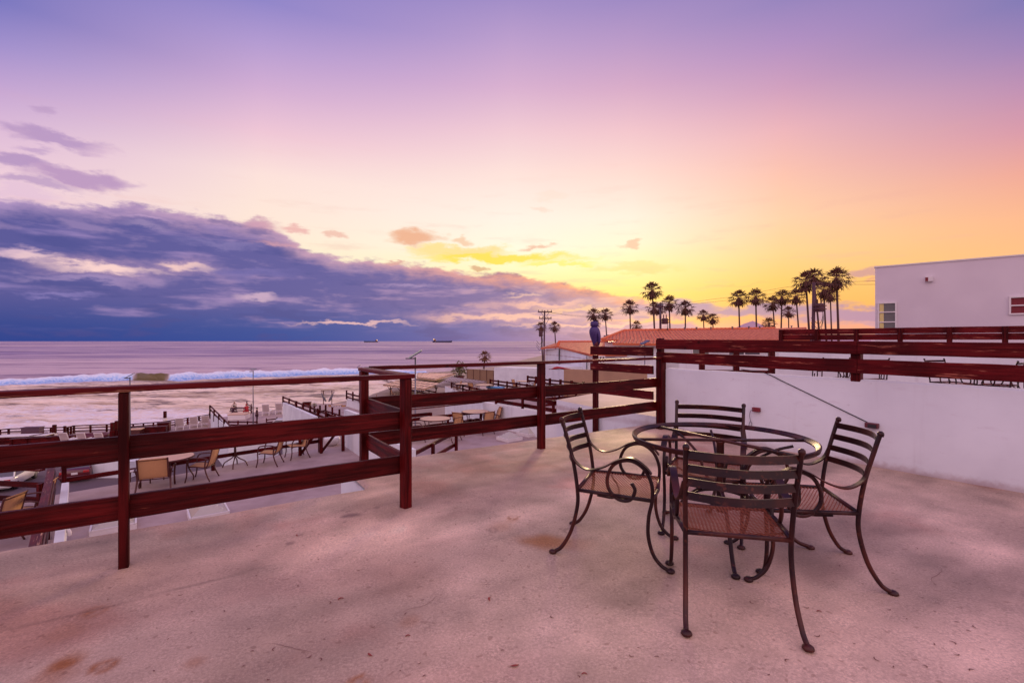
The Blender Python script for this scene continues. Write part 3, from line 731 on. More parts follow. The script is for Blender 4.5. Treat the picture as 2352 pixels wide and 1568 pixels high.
# ------------------------------------------------------------------ wrought iron chair and table
def make_iron_chair():
    c = thing('iron_armchair', '', 'chair')
    r = .0115
    for s in (-1, 1):
        m = MB()
        m.tube(spline([(s * .262, -.385, .012), (s * .258, -.335, .05), (s * .25, -.275, .16), (s * .245, -.235, .32), (s * .245, -.235, .44), (s * .25, -.262, .62), (s * .255, -.31, .80), (s * .256, -.335, .885)], 6), .0125, 10)
        m.lathe((s * .262, -.395, 0), [(.022, 0), (.027, .006), (.024, .016), (.012, .024)], 14)
        m.lathe((s * .256, -.337, .878), [(.014, -.01), (.017, .004), (.015, .014), (.007, .021)], 12)
        m.build('back_post', 'iron', c, True)
        m = MB()      # front leg that runs up into the arm scroll
        x = s * .262
        m.tube(spline([(x, .335, .012), (x, .295, .03), (x, .245, .09), (x, .215, .20), (x, .218, .32), (x, .238, .42), (x, .235, .52), (x, .19, .61), (x, .105, .655), (x, .01, .625), (x, -.035, .54), (x, -.025, .46), (x, .035, .405), (x, .105, .41), (x, .135, .47), (x, .115, .515)], 6), .0115, 10)
        m.lathe((x, .345, 0), [(.022, 0), (.027, .006), (.024, .016), (.012, .024)], 14)
        m.build('front_leg', 'iron', c, True)
        m = MB()      # flat arm strap
        P = spline([(s * .25, -.282, .70), (s * .262, -.245, .62), (s * .268, -.16, .575), (s * .27, -.06, .60), (s * .27, .03, .652), (s * .27, .12, .672), (s * .27, .20, .625), (s * .27, .235, .585)], 6)
        o0 = len(m.v); w_ = .019; hh = .004
        for i, p in enumerate(P):
            d = (P[min(i + 1, len(P) - 1)] - P[max(i - 1, 0)]).normalized(); nrm = Vector((1, 0, 0)).cross(d).normalized()
            for (a, b) in ((-1, -1), (1, -1), (1, 1), (-1, 1)): m.v.append(tuple(p + Vector((a * w_, 0, 0)) + nrm * b * hh))
        for i in range(len(P) - 1):
            for k in range(4): m.f.append((o0 + 4 * i + k, o0 + 4 * i + (k + 1) % 4, o0 + 4 * i + 4 + (k + 1) % 4, o0 + 4 * i + 4 + k))
        m.f.append((o0, o0 + 1, o0 + 2, o0 + 3)); e = o0 + 4 * (len(P) - 1); m.f.append((e + 3, e + 2, e + 1, e))
        smooth_by_angle(m.build('armrest', 'iron', c), 40)
    for z, y in ((.845, -.322), (.772, -.303), (.699, -.283), (.626, -.264)):
        m = MB(); n = 14; o0 = 0
        for i in range(n + 1):
            t_ = i / n; x = -.247 + .494 * t_; yy = y - .07 * math.sin(math.pi * t_)
            for (a, b) in ((-1, -1), (1, -1), (1, 1), (-1, 1)): m.v.append((x, yy + a * .0045 + .004 * b, z + b * .019))
        for i in range(n):
            for k in range(4): m.f.append((4 * i + k, 4 * i + (k + 1) % 4, 4 * i + 4 + (k + 1) % 4, 4 * i + 4 + k))
        smooth_by_angle(m.build('back_slat', 'iron', c), 40)
    m = MB()
    ring = [(-.245, -.235, .43), (.245, -.235, .43), (.262, .0, .427), (.262, .235, .42), (0, .25, .408), (-.262, .235, .42), (-.262, .0, .427), (-.245, -.235, .43)]
    for a, b in zip(ring[:-1], ring[1:]): m.tube([a, b], .0125, 8)
    m.tube(spline([(-.25, -.1, .41), (-.1, -.02, .36), (.1, -.02, .36), (.25, -.1, .41)], 5), .007, 6)
    m.build('seat_frame', 'iron', c, True)
    m = MB(); pitch = .0125      # expanded metal: two families of thin diagonal strips
    xw = .252; y0, y1 = -.23, .238
    def strip(a, b):
        d = (b - a); L = d.length
        if L < .004: return
        d.normalize(); nn = Vector((-d.y, d.x, 0)) * .0023; q = []
        for p in (a, b):
            sg = .415 + .012 * (abs(p.x) / xw) ** 2 + .006 * ((p.y) / .24) ** 2
            q += [Vector((p.x, p.y, sg)) - nn, Vector((p.x, p.y, sg)) + nn]
        vs = [q[0], q[1], q[3], q[2]] + [v - Vector((0, 0, .002)) for v in (q[0], q[1], q[3], q[2])]
        m.add(vs, [(0, 1, 2, 3), (7, 6, 5, 4), (0, 4, 5, 1), (3, 2, 6, 7)])
    sl = 1.9
    for fam in (-1, 1):
        cst = -2.0
        while cst < 2.0:
            # line  x = cst + fam*sl*(y - 0)
            pts = []
            for y in (y0, y1):
                x = cst + fam * sl * y
                if -xw <= x <= xw: pts.append(Vector((x, y, 0)))
            for x in (-xw, xw):
                y = (x - cst) / (fam * sl)
                if y0 < y < y1: pts.append(Vector((x, y, 0)))
            if len(pts) == 2:
                a, b = pts; mid = (a + b) / 2
                strip(a, mid); strip(mid, b)
            cst += pitch * 3.0
    m.build('seat_mesh', 'seatmesh', c)
    return c
chair0 = make_iron_chair()
GR = 'iron armchairs around the round table'
def place_iron(o, x, y, face, label, group, z=0.0):
    rz = math.atan2(face[1], face[0]) - math.pi / 2
    if o is None:
        return dup(chair0, (x, y, z), rz, label, group)
    o.location = (x, y, z); o.rotation_euler = (0, 0, rz); o['label'] = label; o['group'] = group
place_iron(chair0, 1.172, 2.615, (.13, .6), 'wrought iron armchair nearest the camera, its back to the viewer', GR)
place_iron(None, .735, 3.27, (.557, -.22), 'wrought iron armchair left of the table, seen from its side', GR)
place_iron(None, 1.775, 2.985, (-.61, .13), 'wrought iron armchair right of the table with its back catching orange light', GR)
place_iron(None, 1.475, 3.66, (-.46, -.88), 'wrought iron armchair behind the table against the white wall', GR)
tb = thing('round_table', 'round wrought iron table frame without a top, between four armchairs', 'table', (1.47, 3.38, 0))
def build_table(tb, r=.60, zt=.715):
    m = MB(); n = 72; o0 = 0; prof = [(r - .030, zt - .018), (r - .002, zt - .020), (r + .004, zt - .004), (r + .004, zt + .010), (r - .004, zt + .014), (r - .010, zt + .006), (r - .030, zt - .008)]
    k = len(prof)
    for i in range(n):
        a = 2 * math.pi * i / n
        for (rr_, z) in prof: m.v.append((rr_ * math.cos(a), rr_ * math.sin(a), z))
    for i in range(n):
        for j in range(k): m.f.append((i * k + j, ((i + 1) % n) * k + j, ((i + 1) % n) * k + (j + 1) % k, i * k + (j + 1) % k))
    smooth_by_angle(m.build('table_rim', 'iron', tb), 50)
    m = MB()
    for a in (R(-2), R(-62)):
        m = MB(); d = Vector((math.cos(a), math.sin(a), 0)) * (r - .02); o_ = Vector((0, 0, zt - .012)); m.tube([o_ - d, o_ + d], .011, 8)
        m.build('cross_bar', 'iron', tb, True)
    MB().lathe((0, 0, 0), [(.030, .20), (.030, .22), (.026, .24), (.026, .68), (.033, .69), (.033, zt - .02)], 20).build('centre_pole', 'iron', tb, True)
    for i in range(4):
        a = R(255 + 90 * i + (-52 if i == 3 else 0)); d = Vector((math.cos(a), math.sin(a), 0))
        q = lambda x_, z_: d * x_ + Vector((0, 0, z_))
        m = MB(); m.tube(spline([q(.56, .012), q(.47, .05), q(.33, .20), q(.16, .33), q(.03, .36)], 6), .013, 10); m.lathe(q(.565, 0), [(.022, 0), (.027, .006), (.024, .016), (.012, .024)], 14)
        m.build('leg', 'iron', tb, True)
        m = MB(); m.tube(spline([q(.46, zt - .03), q(.34, zt - .07), q(.20, .55), q(.15, .44), q(.06, .38), q(.03, .36)], 6), .010, 8); m.build('brace', 'iron', tb, True)
    m = MB(); rr_ = .17
    m.tube([Vector((rr_ * math.cos(2 * math.pi * i / 28), rr_ * math.sin(2 * math.pi * i / 28), .30)) for i in range(29)], .009, 8); m.build('base_ring', 'iron', tb, True)
build_table(tb)

# ------------------------------------------------------------------ sea
def build_sea():
    az = np.radians(np.arange(-80, 62, .25))
    rad = np.concatenate([np.arange(40, 280, .8), 280 * (30000 / 280) ** (np.linspace(0, 1, 150) ** .9)])
    A, Rr = np.meshgrid(az, rad, indexing='ij')
    X = Rr * np.sin(A); Y = Rr * np.cos(A)
    near = sstep(330, 180, Rr)
    Z = np.full_like(X, SEA_Z)
    a0 = np.array([-168., 157.]); b0 = np.array([-67., 204.]); d = (b0 - a0) / np.linalg.norm(b0 - a0); nrm = np.array([-d[1], d[0]])
    al = (X - a0[0]) * d[0] + (Y - a0[1]) * d[1]; s = (X - a0[0]) * nrm[0] + (Y - a0[1]) * nrm[1]
    s = s + 2.5 * np.sin(al * .045) + (fbm(al * .06, al * 0 + 3, 3) - .5) * 9
    hgt = 2.9 * (.62 + .6 * fbm(al * .07 + 5, al * 0 + 1, 3)) * sstep(-120, -40, al) * sstep(150, 115, al)
    gap = 1 - .0 * al
    lump = 1 + .35 * (fbm(X * .35, Y * .35, 3) - .5) * 2
    br = hgt * np.where(s > 0, np.exp(-(s / 4.2) ** 2), np.exp(-(s / 2.0) ** 2)) * lump
    Z += br * near
    foam = sstep(1.6, -1.0, s) * sstep(-9, -2.5, s) * (hgt > .3) * 1.0
    clean = sstep(35.5, 37, al) * sstep(47.5, 46, al)          # a stretch of the wave that has not broken yet
    foam *= (1 - .9 * clean)
    brk = foam * np.clip(1.0 - .8 * (br / np.maximum(hgt * lump, .3)), .28, 1)
    trail = sstep(-2, -5, s) * sstep(-55, -12, s) * .55
    foam = np.maximum(foam, trail * fbm(X * .10, Y * .16, 4) * 1.2)
    # inner wavelet
    s2 = s + 47 + 4 * np.sin(al * .06 + 1) + (fbm(al * .05 + 20, al * 0 + 9, 3) - .5) * 14
    w2 = .95 * np.where(s2 > 0, np.exp(-(s2 / 5) ** 2), np.exp(-(s2 / 1.8) ** 2)) * (.5 + fbm(al * .04 + 2, al * 0 + 7, 3))
    Z += w2 * near
    foam = np.maximum(foam, sstep(1, -1, s2) * sstep(-10, -1, s2) * .5)
    Z += near * ((fbm(X * .18, Y * .30, 4) - .5) * 1.0 + (fbm(X * .6, Y * 1.0 + 40, 3) - .5) * .30)
    # swell further out
    Z += (1 - near) * .9 * (fbm(X * .012, Y * .03, 3) - .5)
    shore = sstep(112, 78, Y + .12 * X)
    foam = np.maximum(foam, shore * (.35 + .75 * fbm(X * .09, Y * .22 + 9, 4)))
    shallow = sstep(2, -12, s) * near
    n1, n2 = X.shape
    V3 = np.stack([X.ravel(), Y.ravel(), Z.ravel()], 1)
    idx = np.arange(n1 * n2).reshape(n1, n2)
    Fs = np.stack([idx[:-1, :-1].ravel(), idx[:-1, 1:].ravel(), idx[1:, 1:].ravel(), idx[1:, :-1].ravel()], 1)
    me = fast_mesh('sea', V3, Fs[:, ::-1])
    at = me.color_attributes.new('wave', 'FLOAT_COLOR', 'POINT')
    at.data.foreach_set('color', np.stack([foam.ravel(), shallow.ravel(), brk.ravel(), (clean * sstep(3.0, .5, s) * sstep(-9, -4, s)).ravel()], 1).astype(np.float32).ravel())
    def fn(t, b):
        w = t.node('ShaderNodeAttribute', attribute_name='wave'); sp = t.node('ShaderNodeSeparateColor'); t.put(sp.inputs[0], w.outputs['Color'])
        g = t.node('ShaderNodeNewGeometry').outputs['Position']
        g = t.vm('MULTIPLY', g, (1, 1, .2))
        n1 = t.noise(t.vm('MULTIPLY', g, (.22, .55, 1)), 1, 5, .65)
        n2 = t.noise(t.vm('MULTIPLY', g, (.035, .10, .1)), 1, 5, .6)
        n3 = t.noise(t.vm('MULTIPLY', g, (.004, .016, .1)), 1, 4, .6)
        n4 = t.noise(t.vm('MULTIPLY', g, (1.2, 2.2, 1)), 1, 4, .6)
        n5 = t.noise(t.vm('MULTIPLY', g, (.075, .30, 1)), 1, 4, .66)
        fm = t.math('ADD', sp.outputs[0], t.math('MULTIPLY', t.math('SUBTRACT', t.math('ADD', t.math('MULTIPLY', n1, .6), t.math('MULTIPLY', n4, .4)), .5), 1.3))
        fm = t.math('MULTIPLY', t.mrange(fm, .42, .80), t.mrange(sp.outputs[0], .0, .15))
        deep_sheen = t.mix(t.mrange(n3, .38, .62), (.20,.13,.28,1), (.42,.31,.42,1))  # pink-purple sky reflection painted into the open water's diffuse colours
        deep_sheen = t.mix(t.mrange(t.noise(t.vm('MULTIPLY', g, (.0009, .0042, 1)), 1, 5, .7), .42, .60, 0, .75), deep_sheen, (.74,.56,.54,1))
        deep_sheen = t.mix(t.mrange(t.noise(t.vm('MULTIPLY', g, (.012, .06, 1)), 1, 4, .66), .48, .36, 0, .6), deep_sheen, (.14,.07,.16,1))
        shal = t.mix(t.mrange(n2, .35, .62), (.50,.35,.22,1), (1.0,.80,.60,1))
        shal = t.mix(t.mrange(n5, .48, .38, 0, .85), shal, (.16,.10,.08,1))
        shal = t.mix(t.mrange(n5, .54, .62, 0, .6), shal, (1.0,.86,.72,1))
        c = t.mix(sp.outputs[1], deep_sheen, shal)
        foamc = t.ramp(sp.outputs[2], [(0, (.82,.70,.66,1)), (.3, (.80,.86,.96,1)), (.6, (.42,.62,.92,1)), (1, (.12,.30,.66,1))])  # bright crest and blue shade at the foot painted by foam height
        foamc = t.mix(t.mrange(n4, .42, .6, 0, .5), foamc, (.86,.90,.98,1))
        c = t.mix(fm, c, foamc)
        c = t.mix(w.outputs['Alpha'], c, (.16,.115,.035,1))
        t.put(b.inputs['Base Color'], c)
        t.put(b.inputs['Roughness'], t.math('ADD', .16, t.math('MULTIPLY', fm, .6)))
        b.inputs['IOR'].default_value = 1.7
        hsum = t.math('ADD', t.math('MULTIPLY', n1, .5), t.math('ADD', t.math('MULTIPLY', n2, 2.2), t.math('MULTIPLY', n3, 7.0)))
        hsum = t.math('ADD', hsum, t.math('MULTIPLY', n5, .8))
        bump(t, b, hsum, 1.0, 1.6)
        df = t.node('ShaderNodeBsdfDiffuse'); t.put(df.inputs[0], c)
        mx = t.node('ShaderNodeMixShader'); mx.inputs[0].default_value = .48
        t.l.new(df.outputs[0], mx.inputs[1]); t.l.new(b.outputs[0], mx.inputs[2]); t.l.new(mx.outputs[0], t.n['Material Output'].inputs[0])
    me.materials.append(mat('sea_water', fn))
    o = bpy.data.objects.new('sea', me); COL.objects.link(o); struct(o)
build_sea()

# ------------------------------------------------------------------ ground
shore = [(-400, -60), (-120, 22), (-60, 50), (-47, 56), (-40, 62), (-36.6, 71), (-30, 77), (-27, 90), (-26, 157), (-8, 190), (19, 330), (120, 900), (1500, 9000), (9000, 9000), (9000, -400), (-400, -400)]
g = MB().prism(shore, SEA_Z - 3, GROUND_Z).build('ground', 'paver'); struct(g)
lot = MB().prism([(-60, 24), (-30, 10), (0, 30), (-8, 58), (-30, 44), (-46, 40)], GROUND_Z - .02, GROUND_Z + .012).build('parking_lot', 'lot'); struct(lot)
# people's terrace, raised a little above the beach
TER_Z = -7.8
a, b_, c, d_ = G(428, 992, TER_Z), G(760, 985, TER_Z), G(850, 925, TER_Z), G(560, 938, TER_Z)
t1 = MB().prism([G(500, 1000, TER_Z)[:2], G(860, 1000, TER_Z)[:2], G(880, 925, TER_Z)[:2], G(725, 927, TER_Z)[:2], G(655, 937, TER_Z)[:2], G(478, 962, TER_Z)[:2]], GROUND_Z - .5, TER_Z).build('seafront_terrace', 'floor'); struct(t1)
# distant hill on the horizon
m = MB(); n = 24; vs = []
for i in range(n + 1):
    t_ = i / n; x = 1500 + 500 * t_; yy = 772 - 30 * math.exp(-((x - 1722) / 45) ** 2) - 8 * math.exp(-((x - 1800) / 90) ** 2) + 2 * math.sin(i * 2.1)
    p = W(x, yy, 16000); q = W(x, 790, 15500); r_ = W(x, 790, 17500); vs += [q, p, r_]
m.add(vs, [(3 * i + j, 3 * i + 3 + j, 3 * i + 4 + j, 3 * i + 1 + j) for i in range(n) for j in range(2)])
hl = m.build('hill', 'hill', smooth=True); struct(hl)

# ------------------------------------------------------------------ lower terraces
DL = Vector((.7071, .7071, 0)); VL = Vector((-.7071, .7071, 0))
LB = MB().prism([(-12.6, 10.2), (-6.4, 3.9), (-1.1, 4.0), (3.0, 6.2), (6, 18), (2.6, 25.6), (-1.4, 21.6), (-6.25, 17.6), (-9.3, 13.6)], GROUND_Z, LOW_Z).build('lower_terrace_building', 'floor')
tag(LB, 'lower flat roofed building with the sling chairs on its concrete roof', 'building')
LB.data.materials.append(M['wall'])
for p in LB.data.polygons:
    if abs(p.normal.z) < .5: p.material_index = 1
def simple_rail(label, A, B, base, hts, hb, n, cap=None, pw=.09, bt=.04, m='wood_x', post_top=None, group=None, cat='railing', baseB=None, step=None):
    """railing from A to B; hts = board centres above base"""
    baseB = base if baseB is None else baseB
    root = thing('wooden_railing', label, cat, (A[0], A[1], base), 0, group)
    A = Vector((A[0], A[1], 0)); B = Vector((B[0], B[1], 0)); rz = math.atan2((B - A).y, (B - A).x)
    top = post_top or (hts[-1] + hb / 2)
    for i in range(n):
        t_ = i / (n - 1); p = A.lerp(B, t_); z = base + (baseB - base) * t_
        post(root, p, z - .02, z + top - .003, pw, 'wood_z', rz=rz)
    for h_ in hts: seg(root, 'board', A, B, base + h_, hb, bt, m, pw / 2 + bt / 2 + .002, zc2=baseB + h_, ext=(.05, .05))
    if cap: seg(root, 'cap_rail', A, B, base + cap + .02, .04, .12, 'cap', 0, zc2=baseB + cap + .02, ext=(.06, .06))
    return root
simple_rail('low red railing on the far edge of the lower roof behind the sling chairs', (-10.85, 11.6), (-6.5, 16.2), LOW_Z, (.36, .70), .11, 3, 1.0)
simple_rail('dark railing of the roof terrace at far left with parked cars behind it', (-15.2, 10.9), (-10.2, 10.35), LOW_Z, (.30, .62), .12, 3, .95)
simple_rail('red railing with orange lit top that divides the two lower roofs at far left', (-10.06, 10.47), (-6.2, 6.2), LOW_Z, (.55, .85), .12, 4, .99, .07, .03)
wl = MB().prism([(-9.93, 10.56), (-6.06, 6.26), (-5.97, 6.34), (-9.84, 10.64)], LOW_Z - 4, LOW_Z + .62).build('divider_wall', 'wall'); tag(wl, 'narrow white parapet beside the orange lit rail at lower left', 'wall')
MB_ = MB().prism([(-19, 8.5), (-13.4, 11.6), (-10.0, 10.5), (-6.2, 6.2), (-7.5, 2.4), (-12, -2)], GROUND_Z, LOW_Z + .004).build('left_terrace_building', 'floor'); tag(MB_, 'lower building at far left whose roof holds the dark chair', 'building')
w2 = MB().prism([(-6.15, 17.35), (-2.6, 12.1), (-2.45, 12.2), (-6.0, 17.45)], LOW_Z - .3, LOW_Z + 1.0).build('divider_wall', 'wall'); tag(w2, 'white dividing wall on the lower roof seen under the railing corner', 'wall')
# right hand part of the lower roof
simple_rail('red railing with two boards behind the right hand sling chairs', (-5.4, 18.2), (-1.4, 21.5), LOW_Z, (.22, .56), .13, 4, .98)
simple_rail('short red railing section left of the right hand sling chairs', G(925, 975, LOW_Z), G(990, 968, LOW_Z), LOW_Z, (.35,), .16, 2, .95)
w3 = MB().prism([(-1.3, 21.6), (2.6, 16.6), (2.76, 16.72), (-1.15, 21.75)], LOW_Z - .3, LOW_Z + 1.0).build('divider_wall', 'wall'); tag(w3, 'white wall topped with red boards right of the tan sling chairs', 'wall')
simple_rail('two red boards on top of the white wall right of the sling chairs', (-.7, 20.95), (2.7, 16.7), LOW_Z + 1.0, (.12, .42), .15, 4)
R2 = MB().prism([(-1.1, 21.8), (2.8, 16.8), (9, 22), (5, 30)], GROUND_Z, LOW_Z - .01).build('rear_terrace_building', 'floor'); tag(R2, 'further roof terrace behind the boarded white wall', 'building')
simple_rail('red railing on the further roof terrace under the far corner', (1.6, 25.6), (4.6, 27.6), LOW_Z, (.3, .62, .92), .14, 4)
simple_rail('slanting red railing on the lower roof just beyond the deck edge', G(925, 1040, LOW_Z + .9), G(1048, 1015, LOW_Z + .4), LOW_Z - .2, (.5, .9), .12, 3)
# skylights
def skylight(x, y, rz, label, w=.72):
    p = G(x, y, LOW_Z); o = thing('skylight', label, 'skylight', p, rz, 'skylights on the lower roof')
    MB().bbox((0, 0, .05), (w, w, .10), .01).build('curb', 'white', o)
    m = MB(); n = 8; vs = []
    for i in range(n + 1):
        for j in range(n + 1):
            a = i / n * 2 - 1; b = j / n * 2 - 1; z = .11 + .22 * (1 - max(abs(a), abs(b)) ** 1.15); vs.append((a * w * .47, b * w * .47, z))
    m.add(vs, [(i * (n + 1) + j, (i + 1) * (n + 1) + j, (i + 1) * (n + 1) + j + 1, i * (n + 1) + j + 1) for i in range(n) for j in range(n)])
    m.build('dome', 'acrylic', o)
    m = MB()
    for s in (-1, 1):
        m.box((s * w * .48, 0, .115), (.03, w, .03)); m.box((0, s * w * .48, .116), (w * .9, .03, .03))
    m.build('flange', 'white', o)
skylight(262, 1212, R(38), 'pyramid skylight behind the left post of the railing'); skylight(478, 1184, R(38), 'pyramid skylight below the lowest board in the middle of the near railing')
skylight(1170, 1010, R(40), 'white edged skylight just beyond the deck edge under the far railing'); skylight(1215, 999, R(40), 'rightmost skylight, half hidden behind a railing post')
# vent pipe
vp = thing('vent_pipe', 'white gooseneck vent pipe on the lower roof at left', 'pipe', G(146, 1262, LOW_Z), R(-20))
m = MB(); m.tube(spline([(0, 0, 0), (0, 0, .22), (.02, 0, .33), (.09, 0, .38), (.16, 0, .34), (.165, 0, .28)], 6), .033, 10); m.build('pipe', 'white', vp, True)
MB().bbox((0, 0, .02), (.14, .14, .04), .005).build('flange', 'white', vp)

# ------------------------------------------------------------------ sling chairs and tables on the lower roofs
def make_sling():
    c = thing('sling_chair', '', 'chair')
    prof = spline([(0, .26, .40), (0, .10, .40), (0, -.12, .37), (0, -.20, .40), (0, -.27, .60), (0, -.345, .90), (0, -.375, .94)], 5)
    def panel(P, th=.012, w=.23):
        m = MB(); vs = []
        for i, p in enumerate(P):
            d = (P[min(i + 1, len(P) - 1)] - P[max(i - 1, 0)]).normalized(); nn = Vector((1, 0, 0)).cross(d) * th / 2
            for s in (-1, 1): vs += [p + Vector((s * w, 0, 0)) + nn, p + Vector((s * w, 0, 0)) - nn]
        m.add(vs, [f for i in range(len(P) - 1) for f in ((4 * i, 4 * i + 4, 4 * i + 6, 4 * i + 2), (4 * i + 1, 4 * i + 3, 4 * i + 7, 4 * i + 5), (4 * i, 4 * i + 1, 4 * i + 5, 4 * i + 4), (4 * i + 2, 4 * i + 6, 4 * i + 7, 4 * i + 3))] + [(0, 2, 3, 1), (4 * len(P) - 4, 4 * len(P) - 3, 4 * len(P) - 1, 4 * len(P) - 2)])
        return m
    k = len(prof) // 2
    panel(prof[:k]).build('seat', 'sling', c, True); panel(prof[k - 1:]).build('backrest', 'sling', c, True)
    for s in (-1, 1):
        m = MB(); m.tube([p + Vector((s * .245, 0, 0)) for p in prof], .016, 8); m.build('side_frame', 'brown', c, True)
        m = MB(); m.tube(spline([(s * .30, -.24, .60), (s * .31, -.1, .64), (s * .31, .1, .64), (s * .305, .23, .60), (s * .29, .27, .45), (s * .285, .27, .2), (s * .29, .31, .0)], 5), .017, 8); m.build('armrest', 'brown', c, True)
        m = MB(); m.tube(spline([(s * .29, -.20, .62), (s * .27, -.16, .40), (s * .275, -.2, .2), (s * .29, -.29, .0)], 5), .017, 8); m.build('leg', 'brown', c, True)
    m = MB(); m.tube([(-.27, .24, .385), (.27, .24, .385)], .013, 6); m.tube([(-.27, -.17, .34), (.27, -.17, .34)], .013, 6); m.tube([(-.245, -.345, .905), (.245, -.345, .905)], .014, 6)
    m.build('cross_bar', 'brown', c, True)
    return c
sl0 = make_sling(); used = [False]
def sling(x, y, face_deg, label, z=LOW_Z, sc=1.0, group='sling chairs on the lower roof'):
    if not isinstance(sc, tuple): sc = (sc, sc, sc)
    p = G(x, y, z)
    if not used[0]:
        used[0] = True; sl0.location = p; sl0.rotation_euler = (0, 0, R(face_deg - 90)); sl0['label'] = label; sl0['group'] = group; sl0.scale = sc; return sl0
    return dup(sl0, p, R(face_deg - 90), label, group, sc)
def lowtable(x, y, label, r=.56, pedestal=False, z=LOW_Z, group='round tables on the lower roof', h=.71):
    t_ = thing('patio_table', label, 'table', G(x, y, z), R(20), group)
    MB().lathe((0, 0, 0), [(r - .01, h - .02), (r, h - .01), (r, h), (r - .02, h + .006)], 36).build('tabletop', 'slingp', t_)
    MB().lathe((0, 0, 0), [(r + .002, h - .035), (r + .014, h - .03), (r + .014, h + .001), (r + .002, h + .003)], 36).build('rim', 'brown', t_)
    if pedestal:
        MB().lathe((0, 0, 0), [(.035, .32), (.03, h - .03)], 12).build('pole', 'brown', t_, True)
        for i in range(4):
            d = Vector((math.cos(i * math.pi / 2), math.sin(i * math.pi / 2), 0))
            m = MB(); m.tube(spline([Vector((0, 0, .36)), d * .1 + Vector((0, 0, .25)), d * .27 + Vector((0, 0, .14)), d * .33 + Vector((0, 0, .0))], 5), .017, 8); m.build('leg', 'brown', t_, True)
    else:
        for i in range(4):
            a = i * math.pi / 2 + .4; d = Vector((math.cos(a), math.sin(a), 0))
            m = MB(); m.tube(spline([d * (r - .1) + Vector((0, 0, h - .03)), d * (r - .14) + Vector((0, 0, .4)), d * (r - .02) + Vector((0, 0, .12)), d * (r - .02)], 5), .017, 8); m.build('leg', 'brown', t_, True)
lowtable(384, 1111, 'larger round table with tan top, nearest of the lower roof tables', .60)
lowtable(540, 1071, 'small round pedestal table with a tan top between the sling chairs', .48, True)
sling(357, 1124, 118, 'tan sling chair turned away from the viewer in front of the larger table', sc=(1.25, 1.15, .92))
sling(466, 1100, 190, 'tan sling chair to the right of the larger round table')
sling(622, 1067, 188, 'tan sling chair right of the small pedestal table')
sling(684, 1050, 222, 'empty sling chair farthest right on the left lower roof, facing left')
sling(66, 1216, 208, 'dark shaded sling chair on the roof at far left', group='sling chairs on the far left roof')
sling(-16, 1256, 190, 'orange sling chair back cut by the left edge of the photo', group='sling chairs on the far left roof')
fs_ = thing('footstool', 'low cream sling footstool left of the nearest sling chair', 'footstool', G(322, 1108, LOW_Z), R(30))
MB().bbox((0, 0, .36), (.46, .42, .03), .01).build('seat', 'white', fs_)
for s in (-1, 1):
    m = MB(); m.tube(spline([(s * .24, -.2, 0), (s * .24, -.2, .34), (s * .24, .2, .34), (s * .24, .2, 0)], 5), .016, 8); m.build('leg_frame', 'brown', fs_, True)
lowtable(1000, 1002, 'round tan table on the lower roof between two low chair backs', .60, group='round tables on the right part of the lower roof')
lowtable(1092, 982, 'round table farther right on the lower roof beside the white wall', .58, group='round tables on the right part of the lower roof')
gr = 'sling chairs on the right part of the lower roof'
sling(955, 1014, 20, 'orange backed sling chair left of the left round table', group=gr); sling(1036, 1012, 150, 'orange backed sling chair right of the left round table', group=gr)
sling(1062, 998, 60, 'tall backed sling chair left of the right round table', group=gr); sling(1113, 996, 130, 'wide backed sling chair in front of the right round table', group=gr)
sling(1131, 985, 200, 'sling chair seen from its side against the white wall', group=gr)
sling(1262, 938, 180, 'orange sling chair beyond the middle post of the far railing', group='chairs on the further terrace'); sling(1289, 935, 200, 'pale sling chair on the further terrace beside a red post', group='chairs on the further terrace')
g4 = 'tables on the middle terrace'
for x_, y_, l_ in ((1066, 900, 'white topped table left of the blue cover'), (1112, 903, 'white topped table just behind the blue cover'), (1205, 893, 'white topped table before the white block wall, near the post'), (1262, 897, 'white topped table right of the far railing post')):
    t3 = lowtable(x_, y_, l_, .75, z=-2.92, group=g4)
bl = thing('blue_cover', 'bright blue folded cover lying on the middle terrace', 'cover', G(1138, 903, -2.92), R(-20)); MB().bbox((0, 0, .5), (1.5, .5, .12), .05).build('cover', 'blue', bl); MB().bbox((0, 0, .22), (1.3, .4, .44), .02).build('base', 'brown', bl)
for x_, y_, a_2, l_ in ((1050, 901, 200, 'dark chair at the left end of the middle terrace'), (1086, 905, 60, 'dark chair between the two left white topped tables'), (1222, 896, 200, 'dark chair right of the white topped table at the post'), (1186, 896, 330, 'dark chair left of the white topped table at the post')):
    dup(sl0, G(x_, y_, -2.92), R(a_2 - 90), l_, 'chairs on the middle terrace', 1.0)
for x_, y_, a_2, l_ in ((846, 926, 40, 'dark chair before the canopy, left one'), (858, 925, 200, 'dark chair before the canopy, right one of the left pair'), (905, 912, 30, 'chair under the left front edge of the tan canopy'), (922, 912, 160, 'chair under the middle of the tan canopy'), (938, 914, 160, 'chair under the right part of the tan canopy')):
    dup(sl0, G(x_, y_, -8.9), R(a_2 - 90), l_, 'chairs around the beach canopy', 1.5)
